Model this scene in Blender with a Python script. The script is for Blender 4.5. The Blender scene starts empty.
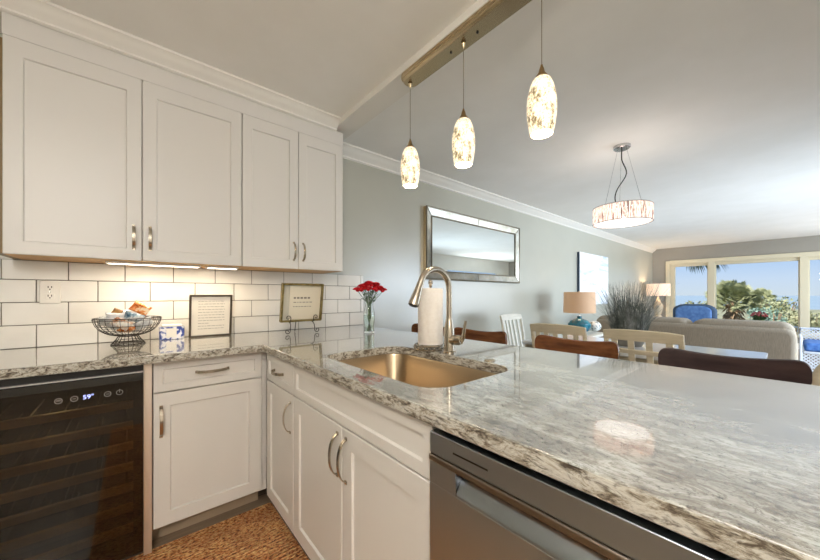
import bpy, bmesh, math, random
from mathutils import Vector, Matrix
random.seed(7)
C = bpy.context.scene.collection
PI = math.pi

# ------------------------------------------------------------------ camera
F, TH, HOR, CX = 323.4, 0.706, 295.1, 409.6
cd = bpy.data.cameras.new('camera'); cam = bpy.data.objects.new('camera', cd); C.objects.link(cam)
cam.location = (0, -2.468, 1.177)
cam.rotation_euler = (PI/2, 0, -TH)
cd.sensor_fit = 'HORIZONTAL'; cd.sensor_width = 36; cd.lens = F*36/820
cd.shift_y = (HOR-280)/820; cd.shift_x = (410-CX)/820
cd.clip_start = 0.02; cd.clip_end = 6000
bpy.context.scene.camera = cam

# ------------------------------------------------------------------ world / exposure
vs = bpy.context.scene.view_settings
vs.view_transform = 'Standard'; vs.look = 'None'; vs.gamma = 1; vs.exposure = 0.74; vs.use_curve_mapping = False

def lin(c):
    return tuple((x/12.92 if x <= .04045 else ((x+.055)/1.055)**2.4) for x in [v/255 for v in c]) + (1,)

w = bpy.data.worlds.new('sky'); bpy.context.scene.world = w; w.use_nodes = True
nt = w.node_tree; bg = nt.nodes['Background']
tc = nt.nodes.new('ShaderNodeTexCoord'); sp = nt.nodes.new('ShaderNodeSeparateXYZ')
rp = nt.nodes.new('ShaderNodeValToRGB')
nt.links.new(tc.outputs['Generated'], sp.inputs[0]); nt.links.new(sp.outputs['Z'], rp.inputs[0])
el = rp.color_ramp.elements
el[0].position = 0.0; el[0].color = lin((205, 218, 230))
el[1].position = 1.0; el[1].color = lin((90, 140, 215))
for p, c in ((.035, (198, 216, 238)), (.13, (140, 186, 240)), (.4, (120, 170, 235))):
    e = el.new(p); e.color = lin(c)
nt.links.new(rp.outputs[0], bg.inputs[0]); bg.inputs[1].default_value = .66

def area(name, loc, rot, sx, sy, power, col):
    d = bpy.data.lights.new(name, 'AREA'); d.shape = 'RECTANGLE'; d.size = sx; d.size_y = sy
    d.energy = power; d.color = col
    o = bpy.data.objects.new(name, d); C.objects.link(o); o.location = loc; o.rotation_euler = rot
    return o
sd = bpy.data.lights.new('sun', 'SUN'); sd.energy = 4.6; sd.angle = .01; sd.color = (1, .95, .86)
so = bpy.data.objects.new('sun', sd); C.objects.link(so); so.rotation_euler = Vector((.62, -.22, -.72)).to_track_quat('-Z', 'Y').to_euler()

# added kitchen fill lights, unseen behind the camera
area('kitchen_fill_area', (-.5, -2.75, 2.42), (0, 0, 0), .9, .9, 9, (1, .95, .88))
kg = bpy.data.lights.new('kitchen_fill_point', 'POINT'); kg.energy = 49; kg.color = (1, .95, .90); kg.shadow_soft_size = .15  # added point fill, brightens the ceiling and cabinets
ko = bpy.data.objects.new('kitchen_fill_point', kg); C.objects.link(ko); ko.location = (-.6, -3.35, 1.98)
# added cool fill lights at the unseen front wall, standing in for daylight
area('dining_fill', (5.75, -4.5, 1.08), (PI/2-.12, 0, 0), 2.5, 1.7, 72, (.70, .84, 1)).data.spread = math.radians(125)
area('living_fill', (8.9, -4.5, 1.08), (PI/2+.12, 0, 0), 2.5, 1.7, 58, (.86, .93, 1))

# ------------------------------------------------------------------ materials
def newmat(name):
    m = bpy.data.materials.new(name); m.use_nodes = True
    return m, m.node_tree, m.node_tree.nodes['Principled BSDF']
def mat(name, rgb, rough=.5, metal=0, **kw):
    m, t, b = newmat(name)
    b.inputs['Base Color'].default_value = lin(rgb); b.inputs['Roughness'].default_value = rough
    b.inputs['Metallic'].default_value = metal
    for k, v in kw.items(): b.inputs[k.replace('_', ' ')].default_value = v
    return m
def N(t, kind, **kw):
    n = t.nodes.new(kind)
    for k, v in kw.items():
        if hasattr(n, k): setattr(n, k, v)
        else: n.inputs[k.replace('_', ' ')].default_value = v
    return n
def coords(t, scale=(1, 1, 1), rot=(0, 0, 0)):
    a = N(t, 'ShaderNodeTexCoord'); m = N(t, 'ShaderNodeMapping'); m.inputs['Scale'].default_value = scale
    m.inputs['Rotation'].default_value = rot
    t.links.new(a.outputs['Object'], m.inputs[0]); return m.outputs[0]
def ramp(t, fac, stops):
    r = N(t, 'ShaderNodeValToRGB'); e = r.color_ramp.elements
    e[0].position, e[0].color = stops[0][0], lin(stops[0][1]); e[1].position, e[1].color = stops[-1][0], lin(stops[-1][1])
    for p, c in stops[1:-1]: q = e.new(p); q.color = lin(c)
    t.links.new(fac, r.inputs[0]); return r.outputs[0]
def noise(t, vec, scale, detail=4, rough=.55, dist=0):
    n = N(t, 'ShaderNodeTexNoise'); n.inputs['Scale'].default_value = scale; n.inputs['Detail'].default_value = detail
    n.inputs['Roughness'].default_value = rough; n.inputs['Distortion'].default_value = dist
    t.links.new(vec, n.inputs['Vector']); return n.outputs['Fac']
def bump(t, b, h, strength, dist=.01):
    n = N(t, 'ShaderNodeBump'); n.inputs['Strength'].default_value = strength; n.inputs['Distance'].default_value = dist
    t.links.new(h, n.inputs['Height']); t.links.new(n.outputs[0], b.inputs['Normal'])
def mixc(t, fac, a, b, mode='MIX'):
    n = N(t, 'ShaderNodeMix'); n.data_type = 'RGBA'; n.blend_type = mode
    for s, v in ((0, fac), (6, a), (7, b)):
        if hasattr(v, 'is_linked') or isinstance(v, bpy.types.NodeSocket): t.links.new(v, n.inputs[s])
        else: n.inputs[s].default_value = v
    return n.outputs[2]
def noisy(name, stops, scale, rough=.5, stretch=(1, 1, 1), bmp=0, metal=0, detail=4, bd=.003):
    m, t, b = newmat(name); v = coords(t, stretch); f = noise(t, v, scale, detail)
    t.links.new(ramp(t, f, stops), b.inputs['Base Color'])
    b.inputs['Roughness'].default_value = rough; b.inputs['Metallic'].default_value = metal
    if bmp: bump(t, b, f, bmp, bd)
    return m

M = {}
M['cab'] = mat('painted_cabinet', (214, 210, 203), .38)
M['ceil'] = noisy('ceiling_paint', [(.3, (239, 237, 231)), (.7, (244, 242, 237))], 3, .9)
M['trimw'] = mat('white_trim', (230, 226, 217), .45)
M['wall'] = noisy('grey_wall_paint', [(.3, (176, 174, 160)), (.7, (181, 179, 165))], 2, .33, bmp=.02)
wb_ = M['wall'].node_tree.nodes['Principled BSDF']; wb_.inputs['IOR'].default_value = 1.85; wb_.inputs['Roughness'].default_value = .30
M['wallfar'] = noisy('taupe_wall_paint', [(.3, (158, 154, 145)), (.7, (163, 159, 150))], 2, .7)
M['steel'] = None
m, t, b = newmat('brushed_steel'); v = coords(t, (1, 1.2, 60)); f = noise(t, v, 30, 3)
b.inputs['Base Color'].default_value = lin((182, 190, 198)); b.inputs['Metallic'].default_value = 1
b.inputs['Roughness'].default_value = .28; bump(t, b, f, .05, .001); M['steel'] = m
m, t, b = newmat('sink_steel'); v = coords(t, (40, 1, 1)); f = noise(t, v, 12, 3)
b.inputs['Base Color'].default_value = lin((186, 166, 138)); b.inputs['Metallic'].default_value = 1
b.inputs['Roughness'].default_value = .30; bump(t, b, f, .04, .001); M['sink'] = m
M['steeldark'] = mat('steel_bronze_band', (150, 138, 124), .3, 1)
M['nickel'] = mat('brushed_nickel', (186, 176, 160), .24, 1)
M['brass'] = mat('antique_brass', (170, 142, 100), .28, 1)
M['bronze'] = mat('bar_bronze', (204, 184, 150), .24, 1)
M['chrome'] = mat('chrome', (200, 200, 200), .12, 1)
M['iron'] = mat('dark_iron', (52, 46, 40), .45, .6)
M['black'] = mat('black_plastic', (14, 14, 13), .35)
M['cavity'] = mat('cooler_interior', (34, 30, 26), .6)
M['white'] = mat('white_plastic', (235, 230, 220), .35)
M['birch'] = noisy('birch_underside', [(.3, (196, 146, 84)), (.7, (226, 182, 120))], 6, .5, (1, 8, 1))
M['toe'] = mat('toe_kick_shaded', (176, 156, 130), .5)  # white-painted part; the recess shade is put into its beige colour

# tile
m, t, b = newmat('glazed_tile'); v = coords(t); f1 = noise(t, coords(t, (1, 1, 2.2)), 14, 3); f2 = noise(t, v, 3.5, 2)
t.links.new(ramp(t, f2, [(.3, (226, 222, 214)), (.7, (240, 237, 230))]), b.inputs['Base Color'])
b.inputs['Roughness'].default_value = .16; bump(t, b, f1, .22, .004); M['tile'] = m
M['grout'] = mat('grey_grout', (112, 104, 94), .9)

# granite
m, t, b = newmat('granite')
v = coords(t, (1.0, .42, 1.0), (0, 0, .35)); vf = coords(t, (1, .7, 1))
n1 = noise(t, v, 9, 9, .68, 1.2); n2 = noise(t, v, 34, 8, .75, .6); n3 = noise(t, vf, 120, 5, .7); n4 = noise(t, v, 3.2, 4, .5, 1.5)
base = ramp(t, n1, [(.30, (66, 58, 48)), (.41, (118, 112, 102)), (.5, (160, 158, 150)), (.58, (196, 202, 198)), (.72, (136, 140, 138))])
vein = ramp(t, n2, [(.36, (56, 46, 36)), (.44, (138, 134, 126)), (.53, (196, 201, 198)), (.7, (136, 138, 136))])
c1 = mixc(t, .5, base, vein)
spk = ramp(t, n3, [(.33, (92, 76, 62)), (.43, (255, 255, 255)), (.7, (255, 255, 255))])
c2 = mixc(t, .75, c1, spk, 'MULTIPLY')
big = ramp(t, n4, [(.35, (190, 180, 168)), (.6, (255, 252, 246))])
n6 = noise(t, coords(t, (1.0, .35, 1.0), (0, 0, .35)), 30, 7, .72, 1.4)
vn = ramp(t, n6, [(.0, (255, 255, 255)), (.455, (255, 255, 255)), (.485, (128, 112, 96)), (.505, (255, 255, 255)), (1, (255, 255, 255))])
c3 = mixc(t, .75, mixc(t, .8, c2, big, 'MULTIPLY'), vn, 'MULTIPLY')
t.links.new(c3, b.inputs['Base Color']); b.inputs['Roughness'].default_value = .26; b.inputs['IOR'].default_value = 1.85; b.inputs['Coat Weight'].default_value = 1; b.inputs['Coat Roughness'].default_value = .035; b.inputs['Coat IOR'].default_value = 1.7
bump(t, b, n2, .015, .002)
M['granite'] = m
m, t, b = newmat('granite_edge_shaded'); v = coords(t, (1.0, .5, 1.6)); n1 = noise(t, v, 34, 9, .78, .8); n2 = noise(t, v, 70, 5, .7, .5)  # rough stone edge; dark floor reflection is put into its browner colour
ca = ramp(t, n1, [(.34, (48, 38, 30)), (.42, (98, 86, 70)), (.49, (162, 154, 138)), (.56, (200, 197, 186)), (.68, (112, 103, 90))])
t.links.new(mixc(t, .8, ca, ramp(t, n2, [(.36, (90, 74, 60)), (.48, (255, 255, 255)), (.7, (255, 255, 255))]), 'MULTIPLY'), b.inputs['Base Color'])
b.inputs['Roughness'].default_value = .35; bump(t, b, n1, .35, .004); M['granite_edge_shaded'] = m

# jute rug
m, t, b = newmat('jute'); v = coords(t, (1, 1, 1))
wv = N(t, 'ShaderNodeTexWave'); wv.wave_type = 'BANDS'; wv.bands_direction = 'Y'; wv.inputs['Scale'].default_value = 16; wv.inputs['Distortion'].default_value = 2.2; wv.inputs['Detail'].default_value = 3; wv.inputs['Detail Scale'].default_value = 3
t.links.new(v, wv.inputs['Vector'])
n = noise(t, coords(t, (1, 1.7, 1)), 62, 3, .7); n5 = noise(t, v, 7, 3)
ca = ramp(t, n, [(.37, (84, 36, 16)), (.45, (222, 138, 74)), (.60, (255, 220, 164))])
cb = ramp(t, n5, [(.3, (196, 160, 130)), (.7, (255, 244, 225))])
t.links.new(mixc(t, .8, ca, cb, 'MULTIPLY'), b.inputs['Base Color'])
mm = N(t, 'ShaderNodeMath', operation='ADD'); t.links.new(wv.outputs['Fac'], mm.inputs[0]); t.links.new(n, mm.inputs[1])
bump(t, b, mm.outputs[0], 1, .012); b.inputs['Roughness'].default_value = .9; M['jute'] = m

# floor planks
m, t, b = newmat('floor_planks'); v = coords(t, (1, 1, 1))
br = N(t, 'ShaderNodeTexBrick'); br.inputs['Scale'].default_value = 1; br.inputs['Brick Width'].default_value = 1.2; br.inputs['Row Height'].default_value = .15; br.inputs['Mortar Size'].default_value = .003
br.inputs['Color1'].default_value = lin((132, 114, 96)); br.inputs['Color2'].default_value = lin((150, 132, 112)); br.inputs['Mortar'].default_value = lin((50, 34, 22))
t.links.new(v, br.inputs['Vector']); g = noise(t, coords(t, (1, 12, 1)), 5, 5)
t.links.new(mixc(t, .5, br.outputs[0], ramp(t, g, [(.3, (160, 130, 105)), (.7, (255, 245, 230))]), 'MULTIPLY'), b.inputs['Base Color'])
b.inputs['Roughness'].default_value = .35; M['floor'] = m

def wood(name, a, c, rough=.3, sx=(1, 10, 10)):
    return noisy(name, [(.3, a), (.7, c)], 5, rough, sx, detail=6)
M['stool'] = wood('red_brown_wood', (84, 50, 30), (126, 80, 48), .25, (8, 1, 8))
M['stooldark'] = wood('dark_brown_wood', (46, 34, 34), (70, 54, 52), .3, (8, 1, 8))
M['leather'] = mat('brown_seat_leather', (70, 46, 38), .45)
M['casing'] = mat('cream_casing', (222, 214, 188), .5)
M['cream'] = noisy('cream_painted_wood', [(.3, (196, 184, 156)), (.7, (214, 203, 178))], 8, .45, (6, 1, 6))
M['creamw'] = noisy('pale_painted_wood', [(.3, (218, 214, 200)), (.7, (232, 228, 216))], 8, .45, (6, 1, 6))
M['seatfab'] = mat('dark_seat_cushion', (52, 42, 38), .8)
M['tabletop'] = mat('white_table_top', (228, 230, 232), .12)
M['beigefab'] = noisy('beige_upholstery', [(.3, (190, 176, 150)), (.7, (208, 196, 172))], 30, .85, bmp=.2)
m, t, b = newmat('sofa_fabric'); f = noise(t, coords(t, (5, 40, 2)), 8, 4, .7)
t.links.new(ramp(t, f, [(.3, (128, 116, 100)), (.7, (164, 152, 134))]), b.inputs['Base Color']); b.inputs['Roughness'].default_value = .95; bump(t, b, f, .3, .004); M['sofa'] = m
M['blue'] = noisy('blue_fabric', [(.3, (66, 100, 152)), (.7, (96, 132, 182))], 18, .85, bmp=.2)
M['bluetrim'] = mat('slate_blue_piping', (60, 80, 104), .8)
M['bluecush'] = noisy('bright_blue_cushion', [(.3, (50, 92, 160)), (.7, (96, 140, 205))], 16, .85)
M['wicker'] = mat('white_lattice', (226, 230, 236), .5)
M['paper'] = mat('paper', (232, 224, 210), .8)
M['papertowel'] = noisy('paper_towel', [(.3, (236, 228, 218)), (.7, (244, 238, 230))], 60, .95, bmp=.25)
M['ink'] = mat('grey_ink', (128, 118, 108), .8)
M['picframe'] = mat('dark_pewter_frame', (84, 74, 62), .35, .5)
M['goldframe'] = noisy('olive_gold_frame', [(.3, (106, 92, 48)), (.7, (158, 140, 86))], 40, .35, metal=.4)
M['mat2'] = mat('cream_print', (222, 212, 190), .5)
M['mat3'] = mat('grey_mat_board', (190, 184, 166), .5)
M['shadeon'] = None
def lampshade(name, rgb, e, rgb2):
    m, t, b = newmat(name); b.inputs['Base Color'].default_value = lin(rgb); b.inputs['Roughness'].default_value = .8
    b.inputs['Emission Color'].default_value = lin(rgb2); b.inputs['Emission Strength'].default_value = e; return m
M['shadetan'] = lampshade('linen_shade', (190, 158, 128), .16, (214, 168, 128))
M['shadewarm'] = lampshade('lit_linen_shade', (226, 206, 186), .42, (255, 214, 180))
M['teal'] = noisy('teal_ceramic', [(.35, (14, 74, 92)), (.6, (38, 120, 138)), (.75, (96, 160, 170))], 12, .12)
# mirror
M['mirror'] = mat('mirror_glass', (232, 238, 236), .01, 1)
m, t, b = newmat('antiqued_mirror'); f = noise(t, coords(t), 9, 5)
t.links.new(ramp(t, f, [(.3, (196, 192, 176)), (.7, (236, 236, 228))]), b.inputs['Base Color']); b.inputs['Metallic'].default_value = .55; b.inputs['Roughness'].default_value = .25; M['antique'] = m
M['beading'] = mat('pewter_beading', (128, 120, 104), .35, .9)
# clear glass (vase) and thin pane
M['glass'] = mat('vase_glass', (245, 250, 248), .02, 0, Transmission_Weight=1, IOR=1.45)
M['water'] = mat('vase_water', (235, 245, 240), .0, 0, Transmission_Weight=1, IOR=1.33)
def pane(name, tint, refl=.06, ior=1.45):
    m = bpy.data.materials.new(name); m.use_nodes = True; t = m.node_tree; t.nodes.clear()
    o = N(t, 'ShaderNodeOutputMaterial'); a = N(t, 'ShaderNodeBsdfTransparent'); a.inputs[0].default_value = tint
    g = N(t, 'ShaderNodeBsdfGlossy'); g.inputs['Roughness'].default_value = .01
    fr = N(t, 'ShaderNodeFresnel'); fr.inputs[0].default_value = ior; x = N(t, 'ShaderNodeMixShader')
    t.links.new(fr.outputs[0], x.inputs[0]); t.links.new(a.outputs[0], x.inputs[1]); t.links.new(g.outputs[0], x.inputs[2]); t.links.new(x.outputs[0], o.inputs[0])
    return m
M['pane'] = pane('window_glass', (.97, .98, .98, 1), ior=1.05)
M['darkglass'] = pane('smoked_cooler_glass', (.42, .38, .28, 1), ior=1.7)
# pendant shade: lit mosaic
m, t, b = newmat('lit_mosaic_shade'); v = coords(t, (1, 1, .8)); f = noise(t, v, 120, 4, .7); f2 = noise(t, v, 22, 3)
mx = N(t, 'ShaderNodeMath', operation='MULTIPLY'); t.links.new(f, mx.inputs[0]); t.links.new(f2, mx.inputs[1])
cc = ramp(t, mx.outputs[0], [(.17, (128, 112, 82)), (.22, (218, 202, 166)), (.26, (255, 240, 210)), (.4, (255, 248, 226))])
t.links.new(cc, b.inputs['Base Color']); t.links.new(cc, b.inputs['Emission Color']); b.inputs['Emission Strength'].default_value = .48; b.inputs['Roughness'].default_value = .25; M['pend'] = m
m, t, b = newmat('bulb_glow'); b.inputs['Emission Color'].default_value = (1, .88, .66, 1); b.inputs['Emission Strength'].default_value = 6; M['bulb'] = m
# chandelier crystal
m, t, b = newmat('lit_crystal_strands'); f = noise(t, coords(t, (1, 1, .12)), 60, 4, .75)
cc = ramp(t, f, [(.38, (84, 66, 58)), (.47, (200, 172, 158)), (.54, (244, 222, 210)), (.60, (150, 124, 112))])
t.links.new(cc, b.inputs['Base Color']); t.links.new(cc, b.inputs['Emission Color']); b.inputs['Emission Strength'].default_value = .95; b.inputs['Roughness'].default_value = .2; M['crystal'] = m
m, t, b = newmat('chandelier_diffuser'); b.inputs['Emission Color'].default_value = (1, .93, .86, 1); b.inputs['Emission Strength'].default_value = 1.2; M['diff'] = m
m, t, b = newmat('led_strip'); b.inputs['Emission Color'].default_value = (1, .86, .66, 1); b.inputs['Emission Strength'].default_value = 4; M['led'] = m
m, t, b = newmat('blue_display'); b.inputs['Base Color'].default_value = (0, 0, 0, 1); b.inputs['Emission Color'].default_value = lin((170, 180, 255)); b.inputs['Emission Strength'].default_value = 1.6; M['disp'] = m
M['icon'] = mat('touch_icons', (150, 146, 138), .5)
M['red'] = noisy('red_petals', [(.3, (176, 8, 22)), (.7, (232, 30, 44))], 60, .55)
M['green'] = noisy('leaf_green', [(.3, (44, 72, 30)), (.7, (92, 124, 60))], 30, .6)
M['grass'] = noisy('grass_blades', [(.3, (58, 68, 60)), (.5, (104, 110, 104)), (.7, (172, 174, 172))], 14, .6)
M['pot'] = mat('grey_pot', (120, 116, 108), .6)
M['palm'] = noisy('palm_green', [(.3, (112, 120, 82)), (.7, (190, 190, 146))], 2, .6)
M['palmdark'] = noisy('palm_dark', [(.3, (50, 66, 50)), (.7, (88, 104, 76))], 2, .6)
M['trunk'] = noisy('palm_trunk', [(.3, (120, 98, 76)), (.7, (188, 160, 128))], 6, .9)
M['shrub'] = noisy('shrub_olive', [(.3, (122, 128, 92)), (.7, (188, 184, 146))], 2, .7)
M['shrubteal'] = noisy('shrub_blue_green', [(.3, (108, 138, 124)), (.7, (160, 182, 160))], 2, .7)
M['dune'] = noisy('dune_grass', [(.3, (124, 124, 90)), (.55, (152, 148, 116)), (.7, (170, 164, 136))], .8, .95)
M['sea'] = noisy('sea_water', [(.3, (134, 150, 160)), (.7, (144, 160, 168))], .05, .9)
M['terracotta'] = mat('terracotta', (176, 110, 82), .8)
M['balcony'] = mat('balcony_deck', (196, 188, 174), .8)
M['granul'] = mat('aluminium_rail', (226, 226, 222), .4)
# canvas art
m, t, b = newmat('canvas_art'); f = noise(t, coords(t, (.6, 1, 3)), 2.2, 6, .6, 1)
t.links.new(ramp(t, f, [(.3, (176, 196, 222)), (.42, (216, 224, 236)), (.52, (244, 244, 244)), (.66, (214, 222, 230)), (.75, (236, 226, 206))]), b.inputs['Base Color']); b.inputs['Roughness'].default_value = .8; M['art'] = m
M['artedge'] = mat('canvas_edge', (62, 76, 92), .8)
def pack(name, stops, scale=28): return noisy(name, stops, scale, .25, bmp=.3, bd=.002)
PK = dict(orange=pack('orange_wrapper', [(.38, (190, 88, 30)), (.5, (240, 158, 88)), (.6, (252, 226, 190))], 40),
          white=pack('white_wrapper', [(.3, (200, 200, 202)), (.6, (240, 240, 240))]),
          blue=pack('blue_wrapper', [(.38, (60, 92, 116)), (.5, (150, 172, 184)), (.58, (232, 234, 234))]),
          brown=pack('brown_wrapper', [(.35, (92, 62, 34)), (.6, (176, 132, 76))]),
          red=pack('pink_brown_wrapper', [(.38, (168, 96, 60)), (.48, (226, 190, 160)), (.56, (246, 240, 232))]),
          clear=pack('silver_wrapper', [(.3, (150, 150, 148)), (.6, (222, 224, 224))]))
m, t, b = newmat('blue_white_print'); f = noise(t, coords(t), 42, 3, .5, .6)
t.links.new(ramp(t, f, [(.44, (58, 76, 150)), (.5, (120, 136, 190)), (.54, (232, 230, 234))]), b.inputs['Base Color']); b.inputs['Roughness'].default_value = .3; M['bluewhite'] = m

# ------------------------------------------------------------------ mesh helpers
class MB:
    def __init__(s): s.v = []; s.f = []
    def add(s, vs, fs):
        o = len(s.v); s.v += [tuple(x) for x in vs]; s.f += [tuple(o+i for i in f) for f in fs]; return s
    def box(s, x0, x1, y0, y1, z0, z1):
        return s.add([(x0,y0,z0),(x1,y0,z0),(x1,y1,z0),(x0,y1,z0),(x0,y0,z1),(x1,y0,z1),(x1,y1,z1),(x0,y1,z1)],
                     [(3,2,1,0),(4,5,6,7),(0,1,5,4),(1,2,6,5),(2,3,7,6),(3,0,4,7)])
    def tube(s, pts, r, n=10, cap=True, closed=False, flat=1.0, up=None):
        pts = [Vector(p) for p in pts]; k = len(pts); rings = []
        rr = r if isinstance(r, (list, tuple)) else [r]*k
        prev = None
        for i, p in enumerate(pts):
            if closed: tan = pts[(i+1) % k]-pts[(i-1) % k]
            else: tan = pts[min(i+1, k-1)]-pts[max(i-1, 0)]
            tan.normalize()
            if prev is None:
                a = Vector(up) if up else (Vector((0, 0, 1)) if abs(tan.z) < .9 else Vector((1, 0, 0)))
            else: a = prev
            a = (a - tan*a.dot(tan)).normalized(); prev = a
            b_ = tan.cross(a)
            rings.append([p + (a*math.cos(2*PI*j/n) + b_*math.sin(2*PI*j/n)*flat)*rr[i] for j in range(n)])
        vs = [q for ring in rings for q in ring]; fs = []
        for i in range(k if closed else k-1):
            for j in range(n):
                a0 = i*n+j; a1 = i*n+(j+1) % n; b0 = ((i+1) % k)*n+j; b1 = ((i+1) % k)*n+(j+1) % n
                fs.append((a0, a1, b1, b0))
        if cap and not closed: fs += [tuple(reversed(range(n))), tuple((k-1)*n+j for j in range(n))]
        return s.add(vs, fs)
    def lathe(s, prof, n=32, c=(0, 0, 0), sx=1, sy=1):
        vs = []; fs = []
        for r, z in prof:
            for j in range(n):
                a = 2*PI*j/n; vs.append((c[0]+r*sx*math.cos(a), c[1]+r*sy*math.sin(a), c[2]+z))
        k = len(prof)
        for i in range(k-1):
            for j in range(n):
                fs.append((i*n+j, i*n+(j+1) % n, (i+1)*n+(j+1) % n, (i+1)*n+j))
        if prof[0][0] > 1e-6: fs.append(tuple(reversed(range(n))))
        if prof[-1][0] > 1e-6: fs.append(tuple((k-1)*n+j for j in range(n)))
        return s.add(vs, fs)
    def lathe_open(s, prof, n=32, c=(0, 0, 0)):
        vs = []; fs = []; k = len(prof)
        for r, z in prof:
            for j in range(n):
                a = 2*PI*j/n; vs.append((c[0]+r*math.cos(a), c[1]+r*math.sin(a), c[2]+z))
        for i in range(k-1):
            for j in range(n): fs.append((i*n+j, i*n+(j+1) % n, (i+1)*n+(j+1) % n, (i+1)*n+j))
        return s.add(vs, fs)
    def extrude(s, poly, axis, a0, a1):      # 2D polygon extruded along axis
        n = len(poly)
        def P(p, a): return {'x': (a, p[0], p[1]), 'y': (p[0], a, p[1]), 'z': (p[0], p[1], a)}[axis]
        vs = [P(p, a0) for p in poly]+[P(p, a1) for p in poly]
        fs = [tuple(range(n)), tuple(reversed(range(n, 2*n)))]+[(i, n+i, n+(i+1) % n, (i+1) % n) for i in range(n)]
        return s.add(vs, fs)
    def ball(s, c, r, n=10, m=7, sx=1, sy=1, sz=1):
        prof = [(max(1e-7, r*math.sin(PI*i/m)), -r*math.cos(PI*i/m)*sz) for i in range(m+1)]
        return s.lathe(prof, n, c, sx, sy)
    def build(s, name, material, parent=None, bevel=0, smooth=None, seg=2, sub=0):
        me = bpy.data.meshes.new(name); me.from_pydata(s.v, [], s.f)
        bm = bmesh.new(); bm.from_mesh(me); bmesh.ops.remove_doubles(bm, verts=bm.verts, dist=1e-6)
        bmesh.ops.recalc_face_normals(bm, faces=bm.faces); bm.to_mesh(me); bm.free()
        o = bpy.data.objects.new(name, me); C.objects.link(o); me.materials.append(material)
        if smooth is None: smooth = True
        if smooth:
            me.polygons.foreach_set('use_smooth', [True]*len(me.polygons)); me.set_sharp_from_angle(angle=math.radians(38))
        if bevel:
            b = o.modifiers.new('bevel', 'BEVEL'); b.width = bevel; b.segments = seg; b.limit_method = 'ANGLE'; b.angle_limit = math.radians(40)
        if sub:
            u = o.modifiers.new('subdivision', 'SUBSURF'); u.levels = sub; u.render_levels = sub
        if parent: o.parent = parent
        return o
def B(*a): return MB().box(*a)
def empty(name, loc=(0, 0, 0), rz=0):
    o = bpy.data.objects.new(name, None); C.objects.link(o); o.location = loc; o.rotation_euler = (0, 0, rz); o.empty_display_size = .05; return o
def tag(o, label, cat, group=None, kind=None):
    o['label'] = label; o['category'] = cat
    if group: o['group'] = group
    if kind: o['kind'] = kind
    return o
def thing(name, label, cat, loc=(0, 0, 0), rz=0, group=None): return tag(empty(name, loc, rz), label, cat, group)
def struct(o): o['kind'] = 'structure'; return o
def copy_tree(o, parent=None):
    c = o.copy(); C.objects.link(c)
    if parent: c.parent = parent
    for ch in list(o.children): copy_tree(ch, c)
    return c
def arc(cx, cy, r, a0, a1, n): return [(cx+r*math.cos(a0+(a1-a0)*i/n), cy+r*math.sin(a0+(a1-a0)*i/n)) for i in range(n+1)]
def rrect(x0, x1, y0, y1, r, n=8):
    return arc(x1-r, y1-r, r, 0, PI/2, n)+arc(x0+r, y1-r, r, PI/2, PI, n)+arc(x0+r, y0+r, r, PI, 1.5*PI, n)+arc(x1-r, y0+r, r, 1.5*PI, 2*PI, n)

# ------------------------------------------------------------------ structure
CE = 2.44; XW = 11.0; YF = -4.6; XL = -1.7
struct(B(XL-.1, XW+.12, YF-.1, .1, -.1, 0).build('floor', M['floor'], smooth=False))
struct(B(XL-.1, XW+.12, YF-.1, .1, CE, CE+.12).build('ceiling', M['ceil'], smooth=False))
struct(B(XL-.1, XW+.12, 0, .1, 0, CE).build('wall_back', M['wall'], smooth=False))
struct(B(XL-.1, XL, YF, 0, 0, CE).build('wall_left', M['wall'], smooth=False))
# unseen front wall; its two openings are added to go with the fill lights
fw = MB()
for a, b_ in ((XL-.1, 4.4), (7.1, 7.55), (10.25, XW+.12)): fw.box(a, b_, YF-.1, YF, 0, CE)
for a, b_ in ((4.4, 7.1), (7.55, 10.25)): fw.box(a, b_, YF-.1, YF, 1.98, CE); fw.box(a, b_, YF-.1, YF, 0, .2)
struct(fw.build('wall_front', M['ceil'], smooth=False))
# far wall with the window opening
WY0, WY1, WZ0, WZ1 = -3.60, -.36, .30, 2.03
ww = MB().box(XW, XW+.12, YF, WY0, 0, CE).box(XW, XW+.12, WY1, 0, 0, CE).box(XW, XW+.12, WY0, WY1, WZ1, CE).box(XW, XW+.12, WY0, WY1, 0, WZ0)
struct(ww.build('wall_right', M['wallfar'], smooth=False))
win = struct(empty('window_1', (XW, -1.98, WZ0)))
def wp(mb, name, m_, bevel=.004):
    o = mb.build(name, m_, win, bevel=bevel); o.matrix_parent_inverse = Matrix.Translation((-XW, 1.98, -WZ0)); return o
cas = MB()
cas.box(XW-.03, XW, WY0-.06, WY0+.03, WZ0-.08, WZ1+.06).box(XW-.03, XW, WY1-.03, WY1+.06, WZ0-.08, WZ1+.06)
cas.box(XW-.035, XW, WY0+.03, WY1-.03, WZ1-.03, WZ1+.07).box(XW-.07, XW, WY0-.08, WY1+.08, WZ0-.04, WZ0)
wp(cas, 'window_casing', M['casing'])
YS = [(-.49, -1.13), (-1.29, -2.60), (-2.76, -3.46)]
fr = MB()
fr.box(XW+.02, XW+.1, WY0, WY1, WZ1-.1, WZ1).box(XW+.02, XW+.1, WY0, WY1, WZ0, WZ0+.07)
ed = [WY1] + [y for p in YS for y in p] + [WY0]
for a, b_ in zip(ed[0::2], ed[1::2]): fr.box(XW+.021, XW+.099, b_, a, WZ0+.07, WZ1-.1)
wp(fr, 'window_frame', M['casing'])
for a, b_ in ((-1.13, -1.29), (-2.60, -2.76)):
    wp(B(XW-.03, XW+.02, b_+.02, a-.02, WZ0, WZ1-.03), 'mullion', M['casing'])
for a, b_ in YS: wp(B(XW+.055, XW+.06, b_, a, WZ0+.07, WZ1-.1), 'pane', M['pane'], 0)

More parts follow.
